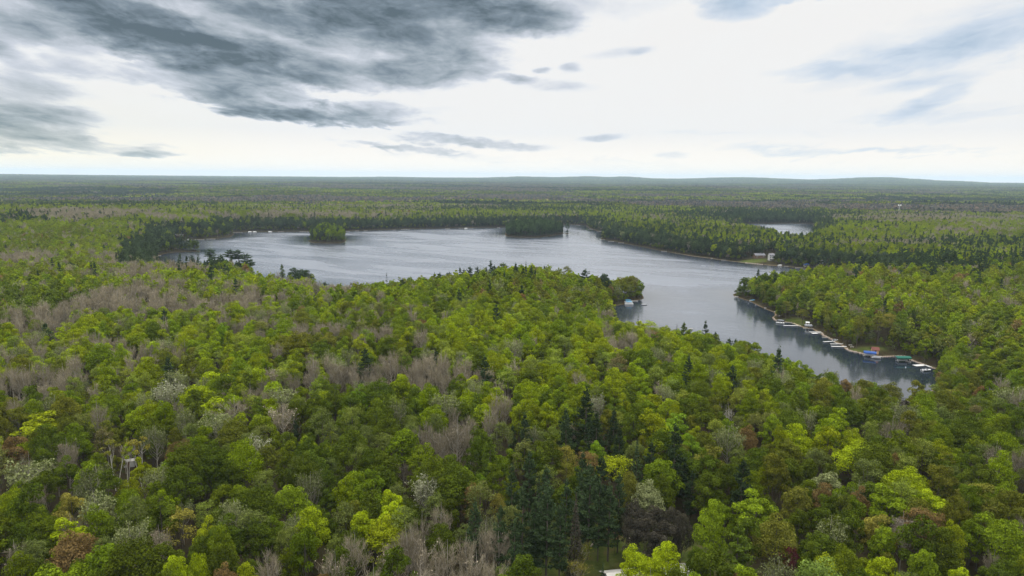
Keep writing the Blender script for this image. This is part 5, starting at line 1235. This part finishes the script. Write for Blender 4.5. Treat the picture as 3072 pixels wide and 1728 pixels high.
# houses -----------------------------------------------------------------
def house(p, z, rz, L, Wd, H, rise, wall, roof, label, name='lake_house', storeys=1, chimney=True, over=.45, win=3, deck=False, porch=False):
    gz = z
    for _ in range(8 if z > 1 else 0): q = unproj(p[0], p[1], gz); gz = .5 * gz + .5 * max(.8, float(ground_z(q[None, 0], q[None, 1])[0]))
    q = unproj(p[0], p[1], gz); e = empty(name, (q[0], q[1], gz), rz, label, 'house', 'buildings among the trees')
    w_ = MB().box((0, 0, H / 2 - .4), (L, Wd, H + .8))
    for sx in (-1, 1): w_.tri([(sx * L / 2, -Wd / 2, H), (sx * L / 2, Wd / 2, H), (sx * L / 2, 0, H + rise)])
    w_.put('wall', wall, e)
    a = Wd / 2 + over; hh = rise * over / (Wd / 2); t = .14; r_ = MB()
    for sy in (-1, 1):
        lo = [(-L / 2 - over, sy * a, H - hh), (L / 2 + over, sy * a, H - hh), (L / 2 + over, 0, H + rise), (-L / 2 - over, 0, H + rise)]
        hi_ = [(x, y, z_ + t) for x, y, z_ in lo]
        r_.g.add(lo + hi_, [[0, 1, 2, 3], [4, 5, 6, 7], [0, 1, 5, 4], [1, 2, 6, 5], [2, 3, 7, 6], [3, 0, 4, 7]])
    rf = r_.put('roof', roof, e)
    if chimney: MB().box((L * .22, Wd * .15, H + rise * .9), (.7, .7, 1.6)).put('chimney', 'rock', rf)
    for s_i in range(storeys):
        zz = (s_i + .55) * H / storeys
        for i in range(win):
            xx = -L / 2 + (i + .5) * L / win
            if s_i == 0 and i == win // 2:
                d_ = MB().box((xx, -Wd / 2 - .03, 1.05), (1.0, .08, 2.1)).put('door', 'wall_brown', e); MB().box((xx + .38, -Wd / 2 - .11, 1.0), (.08, .08, .14)).put('handle', 'steel', d_); continue
            g_ = MB().box((xx, -Wd / 2 - .02, zz), (1.25, .06, 1.15)).put('window', 'glass', e)
            f_ = MB()
            for dx, dz, sx, sz_ in ((0, .62, 1.45, .1), (0, -.62, 1.45, .1), (.67, 0, .1, 1.2), (-.67, 0, .1, 1.2)): f_.box((xx + dx, -Wd / 2 - .045, zz + dz), (sx, .09, sz_))
            f_.put('frame', 'hull_white', g_)
    if deck:
        MB().box((0, -Wd / 2 - 1.5, H / storeys - .1 if storeys > 1 else .3), (L * .9, 2.8, .16)).put('deck', 'white_planks', e)
        for sx in (-1, 1): MB().box((sx * L * .42, -Wd / 2 - 2.7, H / storeys / 2 - .2), (.16, .16, H / storeys)).put('post', 'hull_white', e)
    return e
OFF = -.05
house((1950, 1772), 4, .18, 20, 9.0, 3.0, 2.2, 'wall_white', 'roof_metal', 'long house with pale metal roof under the twin lime trees', 'farm_house', over=.6)
house((2313, 780), 6, .1, 6, 5, 6.2, 1.8, 'wall_white', 'roof_grey', 'tall grey and white house above a rocky slope on the right shore', storeys=3, deck=True)
house((2276, 773), 7, .15, 13, 8, 3.4, 2.2, 'wall_brown', 'roof_grey', 'low dark house with wide grey roof left of the tall white one', storeys=1)
house((2462, 797), 5, -.3, 5.5, 5, 6.0, 2.6, 'wall_mint', 'roof_grey', 'pale mint house half hidden behind the right shore trees', storeys=2)
house((2418, 801), 1, -.1, 5, 4, 2.8, 1.2, 'wall_white', 'cover_blue', 'small white boathouse with blue roof at the water', 'boathouse', chimney=False)
house((894, 689.5), 1, 0, 7, 5, 3.2, 1.6, 'wall_white', 'roof_metal', 'white boathouse on the far shore beside the left island', 'boathouse', chimney=False)
house((540, 712), 3, .1, 12, 7, 3.2, 2, 'wall_white', 'roof_metal', 'low white house behind the far left bay', win=4)
house((1422, 877), 7, .5, 9, 7, 3.0, 3.4, 'wall_brown', 'roof_rust', 'cabin with bright rust orange roof among the peninsula trees', 'cabin', win=3)
house((1692, 870), 7, 0, 8, 6.5, 3.0, 2.6, 'wall_brown', 'roof_rust', 'cabin with faded brown roof near the tip of the peninsula', 'cabin', win=3)
house((2965, 1205), 8, -.2, 8, 6.5, 3.4, 2.6, 'wall_white', 'roof_grey', 'grey roofed house in the dark trees below the inlet end at right', win=3)
house((388, 1398), 5, .3, 3.4, 2.2, 1.9, .4, 'wall_white', 'roof_metal', 'small white cabin in the gap beside the white trunked birches', 'cabin', chimney=False, over=.15, win=1)
house((2624, 1059.5), 1.0, -.25, 3.4, 3.2, 2.4, 1.2, 'wall_tan', 'roof_maroon', 'little tan boathouse with dark red roof above the blue canopy', 'boathouse', chimney=False, win=1)
house((2422, 976.5), 1.0, -.3, 2.3, 2.0, 2.1, .5, 'wall_white', 'hull_white', 'tiny white shed at the right end of the lawn', 'shed', chimney=False, win=1, over=.15)

# tower, benches, logs, rocks
q = unproj(2699, 543.5 + 2076 * (100 - 38) / 1750, 38); gz = float(ground_z(q[None, 0], q[None, 1])[0])
e = empty('lattice_tower', (q[0], q[1], gz), 0, 'slim steel tower with two white drums standing above the far grey woods', 'tower')
Ht_ = 38 - gz
for sx in (-1, 1):
    for sy in (-1, 1): MB().tube([(sx * 2.2, sy * 2.2, -1), (sx * .8, sy * .8, Ht_)], [.22, .16], 4).put('leg', 'steel', e)
g = MB()
for i in range(9):
    z0_, z1_ = Ht_ * i / 9, Ht_ * (i + 1) / 9; w0 = 2.2 - 1.4 * i / 9; w1_ = 2.2 - 1.4 * (i + 1) / 9
    for sx, sy in ((1, -1), (-1, -1), (1, 1), (-1, 1)): g.tube([(sx * w0, sy * w0, z0_), (-sx * w1_ if sy < 0 else sx * w1_, sy * w1_ if sy < 0 else -sy * w1_, z1_)], .09, 3)
g.put('bracing', 'steel', e)
for sx in (-1, 1): MB().tube([(sx * 2.6, 0, Ht_ - .2), (sx * 2.6, 0, Ht_), (sx * 2.6, 0, Ht_ + 2.6), (sx * 2.6, 0, Ht_ + 2.9)], [.2, 1.5, 1.5, .3], 10).tube([(0, 0, Ht_ - .6), (sx * 2.4, 0, Ht_ - .3)], .15, 4).put('drum', 'hull_white', e)

def picnic(p, rz, label):
    q = unproj(p[0], p[1], 1.2); gz = float(ground_z(q[None, 0], q[None, 1])[0]); e = empty('picnic_table', (q[0], q[1], gz), rz, label, 'table', 'picnic tables on the stony shore')
    MB().box((0, 0, .75), (1.9, .8, .06)).put('tabletop', 'planks', e)
    for sy in (-1, 1): MB().box((0, sy * .75, .45), (1.9, .28, .05)).put('seat', 'planks', e)
    for sx in (-1, 1): MB().box((sx * .7, 0, .38), (.08, 1.5, .76), taper=.5).put('leg', 'planks', e)
picnic((2551, 1036), .1, 'picnic table at the back above the curved stone shore'); picnic((2556, 1042), -.2, 'picnic table nearer the water above the curved stone shore')
def log(a, c, r_, label, z=None, name='fallen_log', mat='log'):
    q1 = unproj(a[0], a[1], 5); gz = float(ground_z(q1[None, 0], q1[None, 1])[0]); q1 = unproj(a[0], a[1], gz); q2 = unproj(c[0], c[1], gz); d = q2 - q1; L = float(np.linalg.norm(d)); m_ = (q1 + q2) / 2
    o = MB().tube([(-L / 2, 0, r_), (-L * .1, .08, r_), (L * .2, -.05, r_ + .05), (L / 2, .1, r_)], [r_, r_ * .95, r_ * .8, r_ * .5], 8).tube([(L * .1, 0, r_), (L * .22, .5, r_ + .3)], [r_ * .4, r_ * .15], 5).put(name, mat); o.location = (m_[0], m_[1], gz); o.rotation_euler = (0, 0, math.atan2(d[1], d[0])); tag(o, label, 'log', 'logs on the clearing')
log((1770, 1618), (1788, 1609), .22, 'grey log at upper left of the clearing pointing at the brush pile'); log((1772, 1641), (1790, 1623), .18, 'thin grey log lower left on the clearing'); log((1874, 1607), (1893, 1620), .2, 'grey log right of the brush pile on the clearing'); log((1799, 1587), (1817, 1586), .2, 'pale log just behind the brush pile')
q = unproj(1826, 1606, 4); gz = float(ground_z(q[None, 0], q[None, 1])[0]); q = unproj(1826, 1606, gz)
rb = np.random.RandomState(4); g = Geo(); nb = 260
c0 = rb.normal(0, 1, (nb, 3)) * [1.9, 1.2, .35]; c0[:, 2] = np.abs(c0[:, 2]) * np.clip(1.6 - np.abs(c0[:, 0]) * .5, .3, 2); dv = rb.normal(0, 1, (nb, 3)) * [1, 1, .3]; dv /= np.linalg.norm(dv, axis=1)[:, None]
slivers(g, c0 - dv * .8, c0 + dv * .8, np.full(nb, .12), rb)
o = link('brush_pile', g.mesh('brush_pile', [MAT['brush']])); o.location = (q[0], q[1], gz); tag(o, 'reddish brown pile of cut brush at the back of the clearing', 'brush pile')
# curved line of stones along the right bank: a low stone edging
def edging(pts, label, w_=1.2, h_=.5, seed=1):
    R_ = np.random.RandomState(seed); P = np.array([unproj(a, b_, .3) for a, b_ in pts]); g = MB()
    for a, c in zip(P[:-1], P[1:]):
        L = float(np.linalg.norm(c - a)); k_ = max(1, int(L / .9))
        for i in range(k_):
            m_ = a + (c - a) * (i + .5) / k_ + R_.normal(0, .18, 2); g.box((m_[0], m_[1], .22 + R_.uniform(-.08, .12)), (R_.uniform(.6, 1.1), R_.uniform(.5, w_), R_.uniform(.35, h_ + .2)), R_.uniform(0, 3), R_.uniform(.55, .8))
    o = g.put('stone_edging', 'rock'); tag(o, label, 'stone wall', 'stone edgings of the shore')
edging([(2541, 1043), (2540, 1047), (2548, 1051.5), (2576, 1057.5), (2598, 1063.5)], 'curved pale stone edging left of the blue canopy', seed=1)
edging([(2628, 1068), (2646, 1070), (2680, 1068.5), (2716, 1068)], 'low green brown stone edging between the two canopies', .9, .35, 2)
edging([(2733, 1079.5), (2765, 1091), (2799, 1103.5)], 'dark stone edging behind the wide white dock', .9, .35, 3); edging([(2467, 999), (2470, 1005), (2500, 1020)], 'red brown stone bank between the docks', 1.3, .6, 4)
edging([(2236, 788), (2260, 790.5), (2289, 793.5)], 'tan stone edging under the houses on the right shore', 1.8, .9, 5); edging([(2321, 953), (2323, 958), (2332, 961.5), (2352, 963)], 'brown stones round the grassy point', 1.1, .4, 6)
# ------------------------------------------------------------------ the air: far things fade to blue
def build_haze():
    x0, x1, y0, y1, z0, z1 = -30000, 30000, -400, 36000, -140, 330
    v = [(x, y, z) for z in (z0, z1) for y in (y0, y1) for x in (x0, x1)]
    f = [(0, 2, 3, 1), (4, 5, 7, 6), (0, 1, 5, 4), (2, 6, 7, 3), (0, 4, 6, 2), (1, 3, 7, 5)]
    me = bpy.data.meshes.new('haze'); me.from_pydata(v, [], f)
    m, N = material('haze_air')
    vol = N.n('ShaderNodeVolumePrincipled'); vol.inputs['Color'].default_value = (.62, .80, 1.0, 1)
    vol.inputs['Density'].default_value = HAZE; vol.inputs['Anisotropy'].default_value = .2
    o_ = N.n('ShaderNodeOutputMaterial'); N.l(vol.outputs[0], o_.inputs['Volume'])
    me.materials.append(m); o = link('haze', me); tag(o, 'thin blue haze in the air over the forest', 'haze', kind='stuff')
HAZE = 4.2e-5
build_haze()
